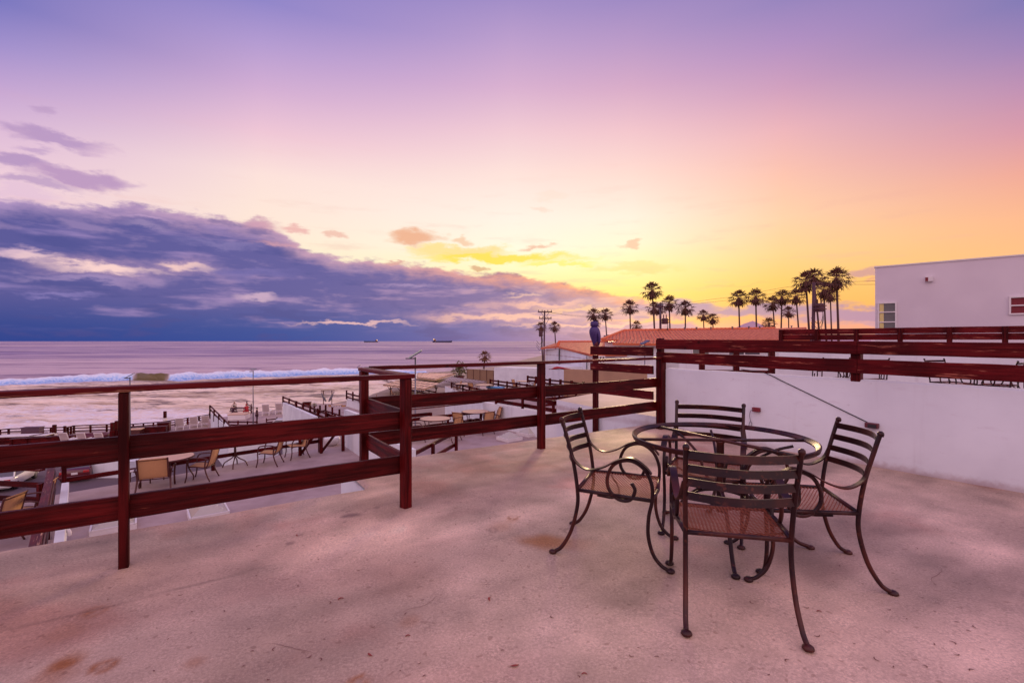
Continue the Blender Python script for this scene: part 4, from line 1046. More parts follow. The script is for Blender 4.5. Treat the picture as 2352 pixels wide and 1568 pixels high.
# a striped folded board by the divider
lb_ = thing('wooden_gate', 'crooked red wooden gate with diagonal braces at the end of the lower railing', 'gate', G(745, 1040, LOW_Z), R(30))
for x_ in (-.75, -.1, .6): MB().bbox((x_, 0, .5), (.1, .08, 1.0), .006).build('post', 'wood_z', lb_)
for x0_, x1_ in ((-.72, -.12), (-.08, .58)):
    m = MB(); m.tube([(x0_, .0, .06), (x1_, .0, .9)], .045, 4); m.build('brace', 'wood_x', lb_)
seg(lb_, 'board', (lb_.location.x - .9, lb_.location.y - .5), (lb_.location.x + .7, lb_.location.y + .4), LOW_Z + .95, .12, .04, 'wood_x')
pr = thing('planter_pot', 'round white pot beside the gate on the lower roof', 'pot', G(763, 1022, LOW_Z)); MB().lathe((0, 0, 0), [(.14, 0), (.24, .1), (.28, .24), (.25, .3), (.22, .3)], 20).build('pot', 'white', pr, True)

# ------------------------------------------------------------------ neighbour's terraces beyond the far corner and behind the wall
p0 = P5b + Vector((.06, .10, 0)); nbp = [p0, Q1 + V * .02 + Vector((.06, .03, 0)), Vector((.95, 10.2, 0)), Vector((6, 16.5, 0)), Vector((22, 12, 0)), Vector((24, -4, 0)), WE + WN * .18, W0 + WN * .18]
nb = MB().prism([(p.x, p.y) for p in nbp], GROUND_Z, NB_Z).build('neighbour_terrace_building', 'floor'); tag(nb, 'neighbouring building whose flat terrace begins behind the white wall', 'building')
nb.data.materials.append(M['wall'])
for p in nb.data.polygons:
    if abs(p.normal.z) < .5: p.material_index = 1
# parapet at its far side and the railing on it
fa = W(1560, 783, 15.2); fb = W(1790, 783, 14.3); fc = W(2460, 783, 10.1)
pa = MB().prism([(fa.x, fa.y), (fb.x, fb.y), (fb.x + .1, fb.y + .16), (fa.x + .1, fa.y + .16)], NB_Z, .93).build('parapet_wall', 'wall'); tag(pa, 'low white parapet on the neighbour terrace below the tiled roof', 'wall')
pb = MB().prism([(fb.x, fb.y), (fc.x, fc.y), (fc.x + .08, fc.y + .16), (fb.x + .08, fb.y + .16)], NB_Z, 1.33).build('parapet_wall', 'wall'); tag(pb, 'higher white parapet behind the iron chairs of the neighbour terrace', 'wall')
simple_rail('dark red railing highest at the right, in front of the white house', (fb.x + .05, fb.y), (fc.x, fc.y + .05), 1.33, (.175, .335), .152, 7, None, .1, .04, 'wood_old', .41)
simple_rail('red railing between the tiled roof and the white wall on the neighbour terrace', W(1612, 783, 12.6), W(1772, 783, 12.2), NB_Z, (.42, 1.02), .15, 3, None, .14, .04, 'wood_old', 1.16)
g2 = 'iron furniture behind the white wall'
place_iron(None, 7.1, 10.7, (.2, .9), 'iron armchair behind the wall left of the tall post, back to viewer', g2, NB_Z)
place_iron(None, 7.75, 10.4, (.3, .8), 'iron armchair behind the wall partly hidden by the middle post', g2, NB_Z)
place_iron(None, 8.65, 9.4, (.2, -.9), 'iron armchair behind the wall at right facing the viewer', g2, NB_Z)
place_iron(None, 9.05, 8.95, (-.5, .8), 'iron armchair farthest right behind the wall', g2, NB_Z)
for x_, y_, l_ in ((7.9, 11.3, 'round iron table behind the wall near the middle post'), (8.9, 8.3, 'round iron table behind the wall at the right')):
    t2 = thing('round_table', l_, 'table', (x_, y_, NB_Z), 0, g2); build_table(t2, .5, .70)

# white house at right
h0 = W(2010, 783, 26); h1 = W(2430, 783, 21.6)
def house():
    ho = thing('white_house', 'plain white flat roofed house at far right with two windows', 'house', (h0.x, h0.y, GROUND_Z))
    d = Vector((h1.x - h0.x, h1.y - h0.y, 0)).normalized(); nn = Vector((-d.y, d.x, 0))
    if nn.y < 0: nn = -nn
    zt = 1.4 + 168 * 26 / F; a = Vector((h0.x, h0.y, 0)); b = Vector((h1.x, h1.y, 0))
    mb = MB().prism([tuple(p[:2]) for p in (a, b + d * 4, b + d * 4 + nn * 9, a + nn * 9)], GROUND_Z, zt)
    w_ = mb.build('wall', 'house', ho); w_.matrix_local = Matrix.Translation(-ho.location)
    mb = MB().prism([tuple(p[:2]) for p in (a - d * .04 - nn * .04, b + d * 4 - nn * .04, b + d * 4 + nn * 9, a - d * .04 + nn * 9)], zt + .002, zt + .07)
    w_ = mb.build('coping', 'white', ho); w_.matrix_local = Matrix.Translation(-ho.location)
    rz = math.atan2(d.y, d.x)
    def at(x, y):
        v = Vector(((x - CX) / F, 1, -(y - HY) / F)); o = Vector((0, 0, H)); t_ = (a - o).dot(nn) / v.dot(nn); return o + v * t_
    def win(x0, x1, y0, y1, panes, rows=2):
        A = at(x0, y0); B = at(x1, y1); wd = (Vector((B.x, B.y, 0)) - Vector((A.x, A.y, 0))).length; hh = A.z - B.z
        w0_ = bpy.data.objects.new('window', None); COL.objects.link(w0_); w0_.parent = ho
        w0_.matrix_local = Matrix.Translation(-ho.location) @ Matrix.Translation((A.x, A.y, B.z)) @ Matrix.Rotation(rz, 4, 'Z')
        f = MB(); t_ = .07
        f.box((t_ / 2, -.03, hh / 2), (t_, .1, hh)); f.box((wd - t_ / 2, -.03, hh / 2), (t_, .1, hh))
        f.box((wd / 2, -.03, hh - t_ / 2), (wd - 2 * t_, .1, t_)); f.box((wd / 2, -.03, t_ / 2), (wd - 2 * t_, .1, t_))
        for r_ in range(1, rows): f.box((wd / 2, -.032, hh * r_ / rows), (wd - 2 * t_, .1, t_ * .8))
        f.build('frame', 'white', w0_)
        MB().box((wd / 2, -.005, hh / 2), (wd - 2 * t_, .03, hh - 2 * t_)).build('pane', panes, w0_)
        return w0_, wd, hh
    w0_, wd, hh = win(2016, 2060, 695, 762, 'pale_glass', 3)
    MB().box((.17, -.026, hh / 2), (.18, .012, hh - .14)).build('blind', 'yellow_blind', w0_)
    win(2317, 2400, 681, 721, 'curtain', 2)
    p = at(2134, 641)
    v = MB().bbox((0, -.09, 0), (.30, .18, .26), .01); vo = v.build('vent', 'white', ho); vo.matrix_local = Matrix.Translation(-ho.location) @ Matrix.Translation(p) @ Matrix.Rotation(rz, 4, 'Z')
    v = MB().bbox((-.09, -.186, -.02), (.11, .01, .2), .002); vo = v.build('vent_opening', 'curtain', ho); vo.matrix_local = Matrix.Translation(-ho.location) @ Matrix.Translation(p) @ Matrix.Rotation(rz, 4, 'Z')
house()

# ------------------------------------------------------------------ tiled houses
def roof_mesh(quads, th=.16):
    """quads: lists of 3D corners ordered eave-left, eave-right, ridge-right, ridge-left"""
    me = bpy.data.meshes.new('roof'); vs = []; fs = []; uvs = []
    for q in quads:
        q = [Vector(p) for p in q]
        e = (q[1] - q[0]).normalized(); nn = (q[1] - q[0]).cross(q[-1] - q[0]).normalized()
        if nn.z < 0: nn = -nn
        up = nn.cross(e)
        o = len(vs); k = len(q); vs += q + [p - Vector((0, 0, th)) for p in q]
        fs.append(tuple(range(o, o + k))); uvs.append([((p - q[0]).dot(e), (p - q[0]).dot(up)) for p in q])
        fs.append(tuple(range(o + 2 * k - 1, o + k - 1, -1))); uvs.append([(0, 0)] * k)
        for i in range(k):
            fs.append((o + i, o + (i + 1) % k, o + k + (i + 1) % k, o + k + i)); uvs.append([(i * .3, 0), (i * .3 + .1, 0), (i * .3 + .1, .1), (i * .3, .1)])
    me.from_pydata([tuple(v) for v in vs], [], fs)
    uv = me.uv_layers.new(name='UVMap')
    for p, u in zip(me.polygons, uvs):
        for li, c in zip(p.loop_indices, u): uv.data[li].uv = c
    me.materials.append(M['tile'])
    return me
def tiled_house(label, quads, walls, windows, ridge=None):
    o = thing('tiled_house', label, 'house', Vector(quads[0][0]) * 1.0)
    o.location.z = GROUND_Z
    r = bpy.data.objects.new('roof', roof_mesh(quads)); COL.objects.link(r); r.parent = o; r.matrix_local = Matrix.Translation(-o.location)
    if ridge:
        m = MB()
        for a, b in ridge:
            a = Vector(a) + Vector((0, 0, .03)); b = Vector(b) + Vector((0, 0, .03)); k = max(2, int((b - a).length / .4))
            for i in range(k): m.tube([a.lerp(b, i / k), a.lerp(b, (i + 1) / k)], [.13, .10], 8)
        q = m.build('ridge_tiles', 'tile', o); q.matrix_local = Matrix.Translation(-o.location)
    m = MB()
    for a, b in walls:
        a = Vector(a); b = Vector(b)
        m.add([(a.x, a.y, GROUND_Z), (b.x, b.y, GROUND_Z), (b.x, b.y, b.z), (a.x, a.y, a.z)], [(0, 1, 2, 3)])
        d = (b - a); d.z = 0; nn = Vector((-d.y, d.x, 0)).normalized() * .2
        if nn.y < 0: nn = -nn
        m.add([(a.x + nn.x, a.y + nn.y, GROUND_Z), (b.x + nn.x, b.y + nn.y, GROUND_Z), (b.x + nn.x, b.y + nn.y, b.z), (a.x + nn.x, a.y + nn.y, a.z)], [(3, 2, 1, 0)])
    q = m.build('wall', 'wall', o); q.matrix_local = Matrix.Translation(-o.location)
    for (A, B, mt) in windows:
        A = Vector(A); B = Vector(B); d = (B - A); hh = abs(d.z); d.z = 0; w_ = d.length; z = min(A.z, B.z)
        wo = bpy.data.objects.new('window', None); COL.objects.link(wo); wo.parent = o
        wo.matrix_local = Matrix.Translation(-o.location) @ Matrix.Translation((A.x, A.y, z)) @ Matrix.Rotation(math.atan2(d.y, d.x), 4, 'Z')
        f = MB()
        for x_ in (0, w_ / 2, w_): f.box((x_, -.06, hh / 2), (.08, .1, hh))
        f.box((w_ / 2, -.062, 0), (w_, .1, .08)); f.box((w_ / 2, -.062, hh), (w_, .1, .08)); f.build('frame', 'white', wo)
        MB().box((w_ / 2, -.03, hh / 2), (w_ - .05, .04, hh - .05)).build('pane', mt, wo)
    return o
E1, E2, E3 = W(1242, 798.5, 50), W(1281, 795, 46), W(1354, 812.5, 37); R1, R2_ = W(1284, 785, 54), W(1396, 785, 50)
E4 = W(1440, 812.5, 36)
tiled_house('small white house with an orange tiled roof beside the utility pole at centre', [[E1, E2, R1], [E2, E3, R2_, R1], [E3, E4, W(1450, 785, 49), R2_]],
            [(E1 + Vector((.5, .1, -.2)), E2 + Vector((.1, .2, -.2))), (E2 + Vector((.25, .3, -.2)), E3 + Vector((-.2, .3, -.15))), (E3 + Vector((-.1, .4, -.2)), E4 + Vector((0, .4, -.2)))],
            [(W(1375, 818, 36), W(1388, 833, 36.1), 'pale_glass')], [(R1, R2_), (E2, R1)])
F1, F2, F3 = W(1383, 779.5, 40), W(1800, 780, 37), W(1860, 780, 37); S1, S2, S3 = W(1434, 759, 46), W(1780, 754, 46), W(1852, 751, 44)
L1, L2, L3, L4 = W(1407, 787.5, 36), W(1520, 789, 35), W(1524, 779.5, 38.5), W(1425, 778.5, 39)
tiled_house('long white house with a broad orange tiled roof below the palm rows', [[F1, F2, S2, S1], [L1, L2, L3, L4], [F2, F3, S3, S2]],
            [(F1 + Vector((.3, .4, -.2)), F2 + Vector((0, .4, -.2))), (L1 + Vector((.3, .5, -.2)), L2 + Vector((0, .5, -.2)))],
            [(W(1589, 797, 36.8), W(1628, 815, 36.9), 'pale_glass'), (W(1672, 797, 36.8), W(1745, 815, 36.9), 'glass')], [(S1, S2), (F1, S1)])
rr = random.Random(8)
for i, x_ in enumerate((1573, 1600, 1633, 1682, 1720, 1745, 1818)):
    y_ = 759 - (x_ - 1434) * .0145
    v = thing('roof_vent', ['first small vent on the ridge of the long tiled roof from the left', 'second small vent on the ridge of the long tiled roof', 'third small ridge vent of the long tiled roof', 'fourth small ridge vent, right of the twin low palms', 'fifth ridge vent between the two straight palms', 'sixth ridge vent just right of the right straight palm', 'last ridge vent at the right end of the tiled roof'][i], 'vent', W(x_, y_ + .5, 45.9), 0, 'vents along the tiled ridge')
    MB().lathe((0, 0, 0), [(.05, 0), (.05, .18), (.10, .19), (.10, .26)], 8).build('stack', 'grey', v)
ac = thing('air_conditioner', 'small boxy rooftop air conditioner on the small tiled house', 'air conditioner', W(1402, 785.2, 50), R(10)); 
ac.location = W(1402, 786, 52)
ac2 = MB().bbox((0, 0, .35), (.9, .6, .6), .03).build('housing', 'grey', ac); MB().lathe((0, 0, .65), [(.22, 0), (.22, .06)], 12).build('fan', 'black', ac)
ac.location = W(1398, 784.2, 50)

# ------------------------------------------------------------------ palms
def crown_mesh(seed, leaves=34, droop=0.0, red=False):
    r = random.Random(seed); m = MB()
    for i in range(leaves):
        az = i * 2.39996 + r.uniform(-.2, .2); t_ = (i + .5) / leaves
        elv = R(84 - 125 * t_ ** .9 + r.uniform(-8, 8)); pl = .40 + .14 * r.random()
        d = Vector((math.cos(az) * math.cos(elv), math.sin(az) * math.cos(elv), math.sin(elv)))
        side = Vector((-math.sin(az), math.cos(az), 0)); upn = side.cross(d).normalized() * -1
        if upn.z < 0 and elv < R(80): upn = -upn
        P = d * pl - Vector((0, 0, .10 * math.cos(elv) * pl))
        m.tube([Vector((0, 0, 0)), P], [.016, .009], 3, False)
        nb_ = 8
        for k in range(nb_):
            a = R(-66 + 132 * k / (nb_ - 1)) + r.uniform(-.07, .07)
            L = (.40 + .20 * math.cos(a)) * r.uniform(.8, 1.12)
            bd = (d * math.cos(a) + side * math.sin(a)).normalized()
            tip = P + bd * L - Vector((0, 0, L * (.10 + .25 * abs(math.sin(a)) + r.uniform(0, .30) + droop)))
            mid = P + bd * L * .55 + upn * .03 - Vector((0, 0, L * .04)); pn = bd.cross(upn).normalized() * .040
            fold = upn * .012
            m.add([P, mid - pn + fold, tip, mid + pn + fold, mid], [(0, 1, 4), (1, 2, 4), (0, 4, 3), (4, 2, 3)])
    return m
def skirt_mesh(seed):
    r = random.Random(seed); m = MB()
    for i in range(60):
        az = r.uniform(0, 6.28); zt = r.uniform(-.42, .04); L = r.uniform(.28, .5); rad = .10 + .16 * (1 - abs(zt + .15)) * r.random()
        o_ = Vector((math.cos(az) * .05, math.sin(az) * .05, zt)); d = Vector((math.cos(az) * (rad + .1), math.sin(az) * (rad + .1), -L)); s_ = Vector((-math.sin(az), math.cos(az), 0)) * .05
        m.add([o_ - s_ * .4, o_ + d * .6 - s_ + Vector((math.cos(az), math.sin(az), 0)) * .08, o_ + d, o_ + d * .55 + s_ + Vector((math.cos(az), math.sin(az), 0)) * .08], [(0, 1, 2, 3)])
    m.lathe((0, 0, 0), [(.03, -.72), (.10, -.6), (.16, -.4), (.16, -.2), (.10, 0), (.05, .1)], 9)
    return m
CR = [crown_mesh(11 + i, 27) for i in range(5)]; SK = [skirt_mesh(31 + i) for i in range(3)]
crown_me, skirt_me = [], []
for i, c_ in enumerate(CR):
    o = c_.build('crown', 'frond'); crown_me.append(o.data); bpy.data.objects.remove(o)
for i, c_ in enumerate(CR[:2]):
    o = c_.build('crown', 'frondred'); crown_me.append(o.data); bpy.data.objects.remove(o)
for c_ in SK:
    o = c_.build('dead_fronds', 'dead'); skirt_me.append(o.data); bpy.data.objects.remove(o)
palms = [
 (1242.6, 749, 12, 1246, 792, 'partly hidden palm behind the left utility pole at the water', 0), (1274, 749, 12.5, 1275, 790, 'lone small palm right of the left utility pole', 0),
 (1363, 720, 15, 1368, 783, 'palm directly behind the owl figure', 0), (1368, 743, 11, 1372, 783, 'low palm peeking out behind the head of the owl', 0), (1390, 720, 15, 1393.5, 775, 'palm just right of the owl figure', 0),
 (1446.7, 704, 17.5, 1452, 760, 'palm standing alone left of the tallest centre palm', 0), (1462, 747, 12, 1464, 762, 'short bushy palm at the left end of the long tiled roof', 1), (1498, 665, 21, 1503, 762, 'tallest palm of the centre group', 0),
 (1502, 706, 16, 1508, 762, 'lower palm beneath the tallest centre palm', 0), (1515, 708, 14, 1517, 762, 'palm half behind the pole with a transformer at centre', 0), (1537, 695, 18.5, 1537.5, 762, 'palm right of the centre transformer pole', 0),
 (1574, 706, 18.5, 1577.5, 760, 'palm standing alone right of the centre group', 0), (1615.6, 723, 13.5, 1618.5, 760, 'left one of the twin low palms over the tiled roof', 0), (1637, 731, 13.5, 1638, 760, 'right one of the twin low palms over the tiled roof', 0),
 (1696.7, 683, 20, 1703.5, 760, 'left of the two straight palms that stand side by side', 0), (1735.7, 680, 20.5, 1738.6, 760, 'right of the two straight palms that stand side by side', 0), (1775, 696, 17.5, 1780, 760, 'leftmost slim palm of the right cluster', 0),
 (1796, 681, 18.5, 1796, 760, 'upright palm of the right cluster beside the leftmost slim one', 0), (1811, 715, 14, 1812, 760, 'low palm with a dark skirt in the right cluster', 0), (1828.5, 679, 19, 1835, 760, 'leaning palm left of the thick purple pole', 0),
 (1766, 741, 14, 1768, 762, 'short reddish palm on the right end of the tiled roof', 1), (1851, 645, 25, 1861, 735, 'big palm overlapping the thick pole on its left', 0), (1869, 634, 22, 1882, 760, 'big palm rising behind the top of the thick pole', 0),
 (1892, 664, 21, 1902, 760, 'leaning palm directly right of the transformer in the right cluster', 0), (1907, 676, 17, 1910.5, 760, 'smaller palm tucked beside the tallest right palm', 0), (1921, 638, 27, 1924, 760, 'tallest and rightmost palm, next to the white house', 0),
 (1113.6, 817, 13.5, 1113.6, 850, 'lone beach palm against the bright water', 1)]
for i, (x, y, r_, bx_, by_, lb, rd) in enumerate(palms):
    Y = min(150, max(62, 2.1 * F / r_)); 
    if i == 26: Y = 115
    if i in (6, 20): Y = 60
    sc = r_ / F * Y
    c = W(x, y + r_ * .12, Y); b = W(bx_, by_, Y)
    gz = GROUND_Z
    k = (c.z - gz) / max(.5, (c.z - b.z)); bx2 = c.x + (b.x - c.x) * min(k, 1.6)
    root = thing('fan_palm', lb, 'palm tree', (bx2, Y, gz), 0, 'palms along the shore')
    a = Vector((0, 0, 0)); e = c - root.location
    mid = a.lerp(e, .5) + Vector((.25 * math.sin(i * 2.1), 0, 0))
    P = spline([a, mid, e], 8); rb_ = .27; rt_ = .15
    m = MB(); m.tube(P, [rb_ + (rt_ - rb_) * q / (len(P) - 1) for q in range(len(P))], 9); m.build('trunk', 'trunk', root, True)
    rz = i * 1.7
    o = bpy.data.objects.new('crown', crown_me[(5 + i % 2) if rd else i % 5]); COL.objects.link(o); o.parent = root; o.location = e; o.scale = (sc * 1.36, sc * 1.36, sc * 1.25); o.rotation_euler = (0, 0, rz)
    if not (rd and i != 26):
        o = bpy.data.objects.new('dead_fronds', skirt_me[i % 3]); COL.objects.link(o); o.parent = root; o.location = e; o.scale = (sc * 1.55, sc * 1.55, sc * 1.35); o.rotation_euler = (0, 0, rz)

# ------------------------------------------------------------------ utility poles and wires
def upole(x_top, y_top, x_bot, Y, label, r=.16, arms=(), trans=None, mt='polewood'):
    t_ = W(x_top, y_top, Y); b = Vector((W(x_bot, 783, Y).x, Y, GROUND_Z)); root = thing('utility_pole', label, 'utility pole', b, 0, 'utility poles')
    e = t_ - b
    m = MB(); m.tube([Vector((0, 0, 0)), e], [r, r * .72], 12); m.build('pole', mt, root, True)
    for (x0, x1, y) in arms:
        A = W(x0, y, Y - .2) - b; B = W(x1, y + .4, Y - .2) - b
        m = MB(); c = (A + B) / 2; m.bbox((0, 0, 0), ((B - A).length, .12, .14), .01); o = m.build('crossarm', mt, root); o.location = c; o.rotation_euler = (0, 0, math.atan2((B - A).y, (B - A).x))
        m = MB()
        for s in (-1, 1): m.tube([c + Vector((0, 0, -.9)), c + Vector((s * (B - A).length * .28, 0, -.05))], .03, 5)
        m.build('arm_brace', 'grey', root)
        for k in (0.05, .3, .7, .95):
            m = MB(); p = A.lerp(B, k); m.lathe(p + Vector((0, 0, .07)), [(.03, 0), (.06, .06), (.04, .12), (.06, .16), (.02, .2)], 8); m.build('insulator', 'grey', root, True)
    if trans:
        x0, x1, y0, y1 = trans; A = W(x0, y0, Y - .3) - b; B = W(x1, y1, Y - .3) - b; w_ = B.x - A.x; hh = A.z - B.z
        m = MB()
        m.lathe(((A.x + B.x) / 2, A.y, B.z), [(w_ * .44, 0), (w_ * .46, .05), (w_ * .46, hh - .05), (w_ * .42, hh)], 14)
        o = m.build('transformer', mt, root); smooth_by_angle(o, 40)
        m = MB(); m.bbox(((A.x + B.x) / 2, A.y, B.z + hh * .72), (w_ * 1.08, w_ * .95, .07), .01); m.bbox(((A.x + B.x) / 2, A.y, B.z + hh * .3), (w_ * 1.08, w_ * .95, .07), .01)
        for q in (-.2, .2): m.tube([((A.x + B.x) / 2 + q * w_, A.y, B.z + hh), ((A.x + B.x) / 2 + q * w_, A.y, B.z + hh + .35)], .05, 6)
        m.build('bushing', 'brown', root)
        m = MB()
        for q, dd in ((.1, 1.2), (.35, 1.6), (.5, 1.9)):
            p0_ = Vector((B.x - .1, A.y, B.z + .2)); m.tube(spline([p0_, p0_ + Vector((.1 * q, 0, -dd * .5)), p0_ + Vector((-.3, 0, -dd)), p0_ + Vector((-w_ - .2, 0, -dd + .5))], 6), .022, 5)
        m.build('drop_cable', 'black', root)
    return root
upole(1251, 713, 1247.5, 62, 'wooden utility pole with two crossarms at the edge of the water', .13, [(1235.5, 1268, 716), (1238, 1267, 731)], (1237.5, 1247, 760, 773))
upole(1516.6, 697, 1518.5, 46, 'dark utility pole with a transformer at the centre, above the corner post', .14, [(1510, 1523, 704)], (1519.5, 1535, 731, 744))
upole(1869.5, 649, 1863.6, 40, 'thick purple utility pole among the big palms at right', .17, (), (1871.5, 1892, 697, 716), 'polewood')
def wire(label, pts, n=10, r=.011):
    P = spline([W(*p) for p in pts], n); o0 = P[0]
    w_ = thing('overhead_wire', label, 'wire', o0, 0, 'overhead wires'); m = MB(); m.tube([p - o0 for p in P], r, 5); m.build('strand', 'black', w_, True)
wire('overhead wire from the left pole towards the palm behind the owl, the upper one', [(1251, 715, 62), (1300, 722.5, 60), (1360, 725, 57), (1420, 719, 53), (1516, 700, 46)])
wire('overhead wire from the left pole to the centre pole, the lower one', [(1266, 717, 62), (1310, 725, 60), (1360, 727.5, 57), (1420, 722, 53), (1516, 704, 46)])
wire('upper overhead wire between the centre pole and the thick right pole', [(1516, 699, 46), (1570, 696, 45), (1630, 688, 44), (1700, 679, 43), (1790, 662, 41), (1869, 651, 40)])
wire('lower overhead wire between the centre pole and the thick right pole', [(1516, 704, 46), (1570, 700, 45), (1630, 694, 44), (1700, 686, 43), (1790, 672, 41), (1869, 660, 40)])
wire('upper overhead wire from the thick pole to the white house', [(1869, 651, 40), (1930, 648, 36), (2010, 645, 30), (2100, 642, 28)])
wire('lower overhead wire from the thick pole to the white house', [(1869, 656, 40), (1930, 653.5, 36), (2010, 653, 30), (2100, 650, 28)])

# ------------------------------------------------------------------ solar street lamps
def solar(x, ytop, Y, label, w=.9, yaw=0, tilt=35, base=GROUND_Z, r=.06):
    t_ = W(x, ytop, Y); root = thing('solar_street_lamp', label, 'street lamp', (t_.x, t_.y, base), yaw, 'solar lamps'); h_ = t_.z - base
    m = MB(); m.tube([(0, 0, 0), (0, 0, h_ - .05)], [r, r * .7], 10); m.build('pole', 'grey', root, True)
    o = MB().bbox((0, 0, 0), (w, w * .7, .05), .006).build('solar_panel', 'panel', root); o.location = (0, 0, h_ + .12); o.rotation_euler = (R(8), R(-tilt), 0)
    o2 = MB().bbox((-w * .35, 0, -.12), (w * .6, .18, .07), .01).build('lamp_head', 'grey', root); o2.location = (0, 0, h_)
solar(954, 818, 27, 'large solar lamp with tilted panel rising above the railing corner', .82, R(8), 32)
solar(298.5, 865, 44, 'solar lamp above the left post with a folded looking panel', .7, R(15), 32, r=.07)
solar(581.5, 850, 50, 'tall thin solar lamp seen edge on beside the loungers', .55, R(60), 3, TER_Z, .06)
solar(825, 842, 60, 'tiny solar lamp just above the left end of the corner rail', .45, R(0), 30, r=.05)
solar(1481, 790, 33, 'pale solar panel lamp in front of the tiled roof', .62, R(10), 25, r=.05)

# ------------------------------------------------------------------ ships
def ship(x, y, Y, L, flip, label):
    p = W(x, y, Y); p.z = SEA_Z - 2; o = thing('cargo_ship', label, 'ship', p, R(180) if flip else 0, 'ships on the horizon')
    m = MB(); w_ = L * .13; h_ = L * .085
    sec = [(-.5, .55, 1.0), (-.47, .9, .98), (-.3, 1, .9), (.3, 1, .9), (.42, .75, 1.0), (.5, .08, 1.25)]
    vs = []
    for (a, b, c) in sec: vs += [(a * L, -b * w_ / 2, h_ * c), (a * L, b * w_ / 2, h_ * c), (a * L * .96, b * w_ * .35, -1), (a * L * .96, -b * w_ * .35, -1)]
    m.add(vs, [(4 * i + j, 4 * i + (j + 1) % 4, 4 * i + 4 + (j + 1) % 4, 4 * i + 4 + j) for i in range(5) for j in range(4)] + [(0, 1, 2, 3), (23, 22, 21, 20)])
    m.build('hull', 'hull', o)
    m = MB(); m.bbox((-.38 * L, 0, h_ * 1.35), (L * .10, w_ * .8, h_ * .9), .5); m.bbox((-.37 * L, 0, h_ * 1.95), (L * .06, w_ * .9, h_ * .3), .5); m.build('superstructure', 'maroon', o)
    m = MB(); m.bbox((-.43 * L, 0, h_ * 1.9), (L * .03, w_ * .3, h_ * .9), .5); m.build('funnel', 'lit', o)  # orange light on the ship given to the funnel as glow
    m = MB()
    for q in (-.2, 0, .2, .4): m.tube([(q * L, 0, h_ * .8), (q * L, 0, h_ * 1.4)], L * .004, 6)
    m.tube([(-.3 * L, 0, h_ * 1.05), (.4 * L, 0, h_ * 1.05)], L * .005, 6); m.build('deck_gear', 'hull', o)
ship(1016, 786, 4800, 198, False, 'larger tanker on the horizon at centre with its bridge at left')
ship(852, 785, 5600, 165, True, 'smaller ship on the horizon left of the tanker')

# ------------------------------------------------------------------ beach buildings (right of centre)
def sheet_roof(label, corners, Y, mt, n_x, n_y, posts=(), th=.12, cat='canopy', name='canopy_roof'):
    c = [W(x, y, Y_) for (x, y, Y_) in corners]; o = thing(name, label, cat, (c[0].x, c[0].y, GROUND_Z))
    q = MB().slab([p - o.location for p in c], th).build('roof', mt, o)
    m = MB()
    for i in range(n_x + 1):
        t_ = i / n_x; a = c[0].lerp(c[1], t_); b = c[3].lerp(c[2], t_); m.tube([a - o.location, b - o.location], .07, 4)
    for i in range(n_y + 1):
        t_ = i / n_y; a = c[0].lerp(c[3], t_); b = c[1].lerp(c[2], t_); m.tube([a - o.location + Vector((0, 0, .002)), b - o.location + Vector((0, 0, .002))], .07, 4)
    m.build('seams', 'seam', o)
    for (s, t_) in posts:
        p = c[0].lerp(c[1], s).lerp(c[3].lerp(c[2], s), t_) - o.location; mm = MB(); mm.bbox((p.x, p.y, (p.z - th) / 2), (.18, .18, p.z - th), .01)
        mm.tube([(p.x, p.y, p.z - 1.0), (p.x + .6, p.y, p.z - th)], .06, 5); mm.tube([(p.x, p.y, p.z - 1.0), (p.x - .6, p.y, p.z - th)], .06, 5); mm.build('post', 'brown', o)
    return o
sheet_roof('tan panelled canopy on wooden posts at the beach edge', [(880, 883.5, 92), (974, 893, 82), (1014, 880, 92), (925, 871, 104)], 0, 'roofsheet', 8, 3, [(.15, .08), (.42, .06), (.9, .1), (.95, .8)], .22)
sheet_roof('wide pale canopy roof nearest the water', [(958, 866, 112), (1000, 871, 104), (1046, 857, 125), (960, 856, 140)], 0, 'roofsheet', 6, 3, [(.9, .1)], .25)
sheet_roof('grey ribbed roof left of the brown screen panels', [(1000, 885, 88), (1045, 892, 78), (1118, 876, 84), (1036, 865, 100)], 0, 'roofgrey', 12, 2, [], .22)
def blk(label, name, x0, x1, ytop, ybot, Y0, Y1, mt, cat, ytop1=None, depth=.5):
    a = W(x0, ytop, Y0); b = W(x1, ytop if ytop1 is None else ytop1, Y1); zb = GROUND_Z
    nn = Vector((-(b - a).y, (b - a).x, 0)).normalized() * depth
    if nn.y < 0: nn = -nn
    m = MB(); vs = [(a.x, a.y, zb), (b.x, b.y, zb), (b.x + nn.x, b.y + nn.y, zb), (a.x + nn.x, a.y + nn.y, zb), (a.x, a.y, a.z), (b.x, b.y, b.z), (b.x + nn.x, b.y + nn.y, b.z), (a.x + nn.x, a.y + nn.y, a.z)]
    m.add(vs, [(3, 2, 1, 0), (4, 5, 6, 7), (0, 1, 5, 4), (1, 2, 6, 5), (2, 3, 7, 6), (3, 0, 4, 7)])
    o = m.build(name, mt); tag(o, label, cat); return o, a, b
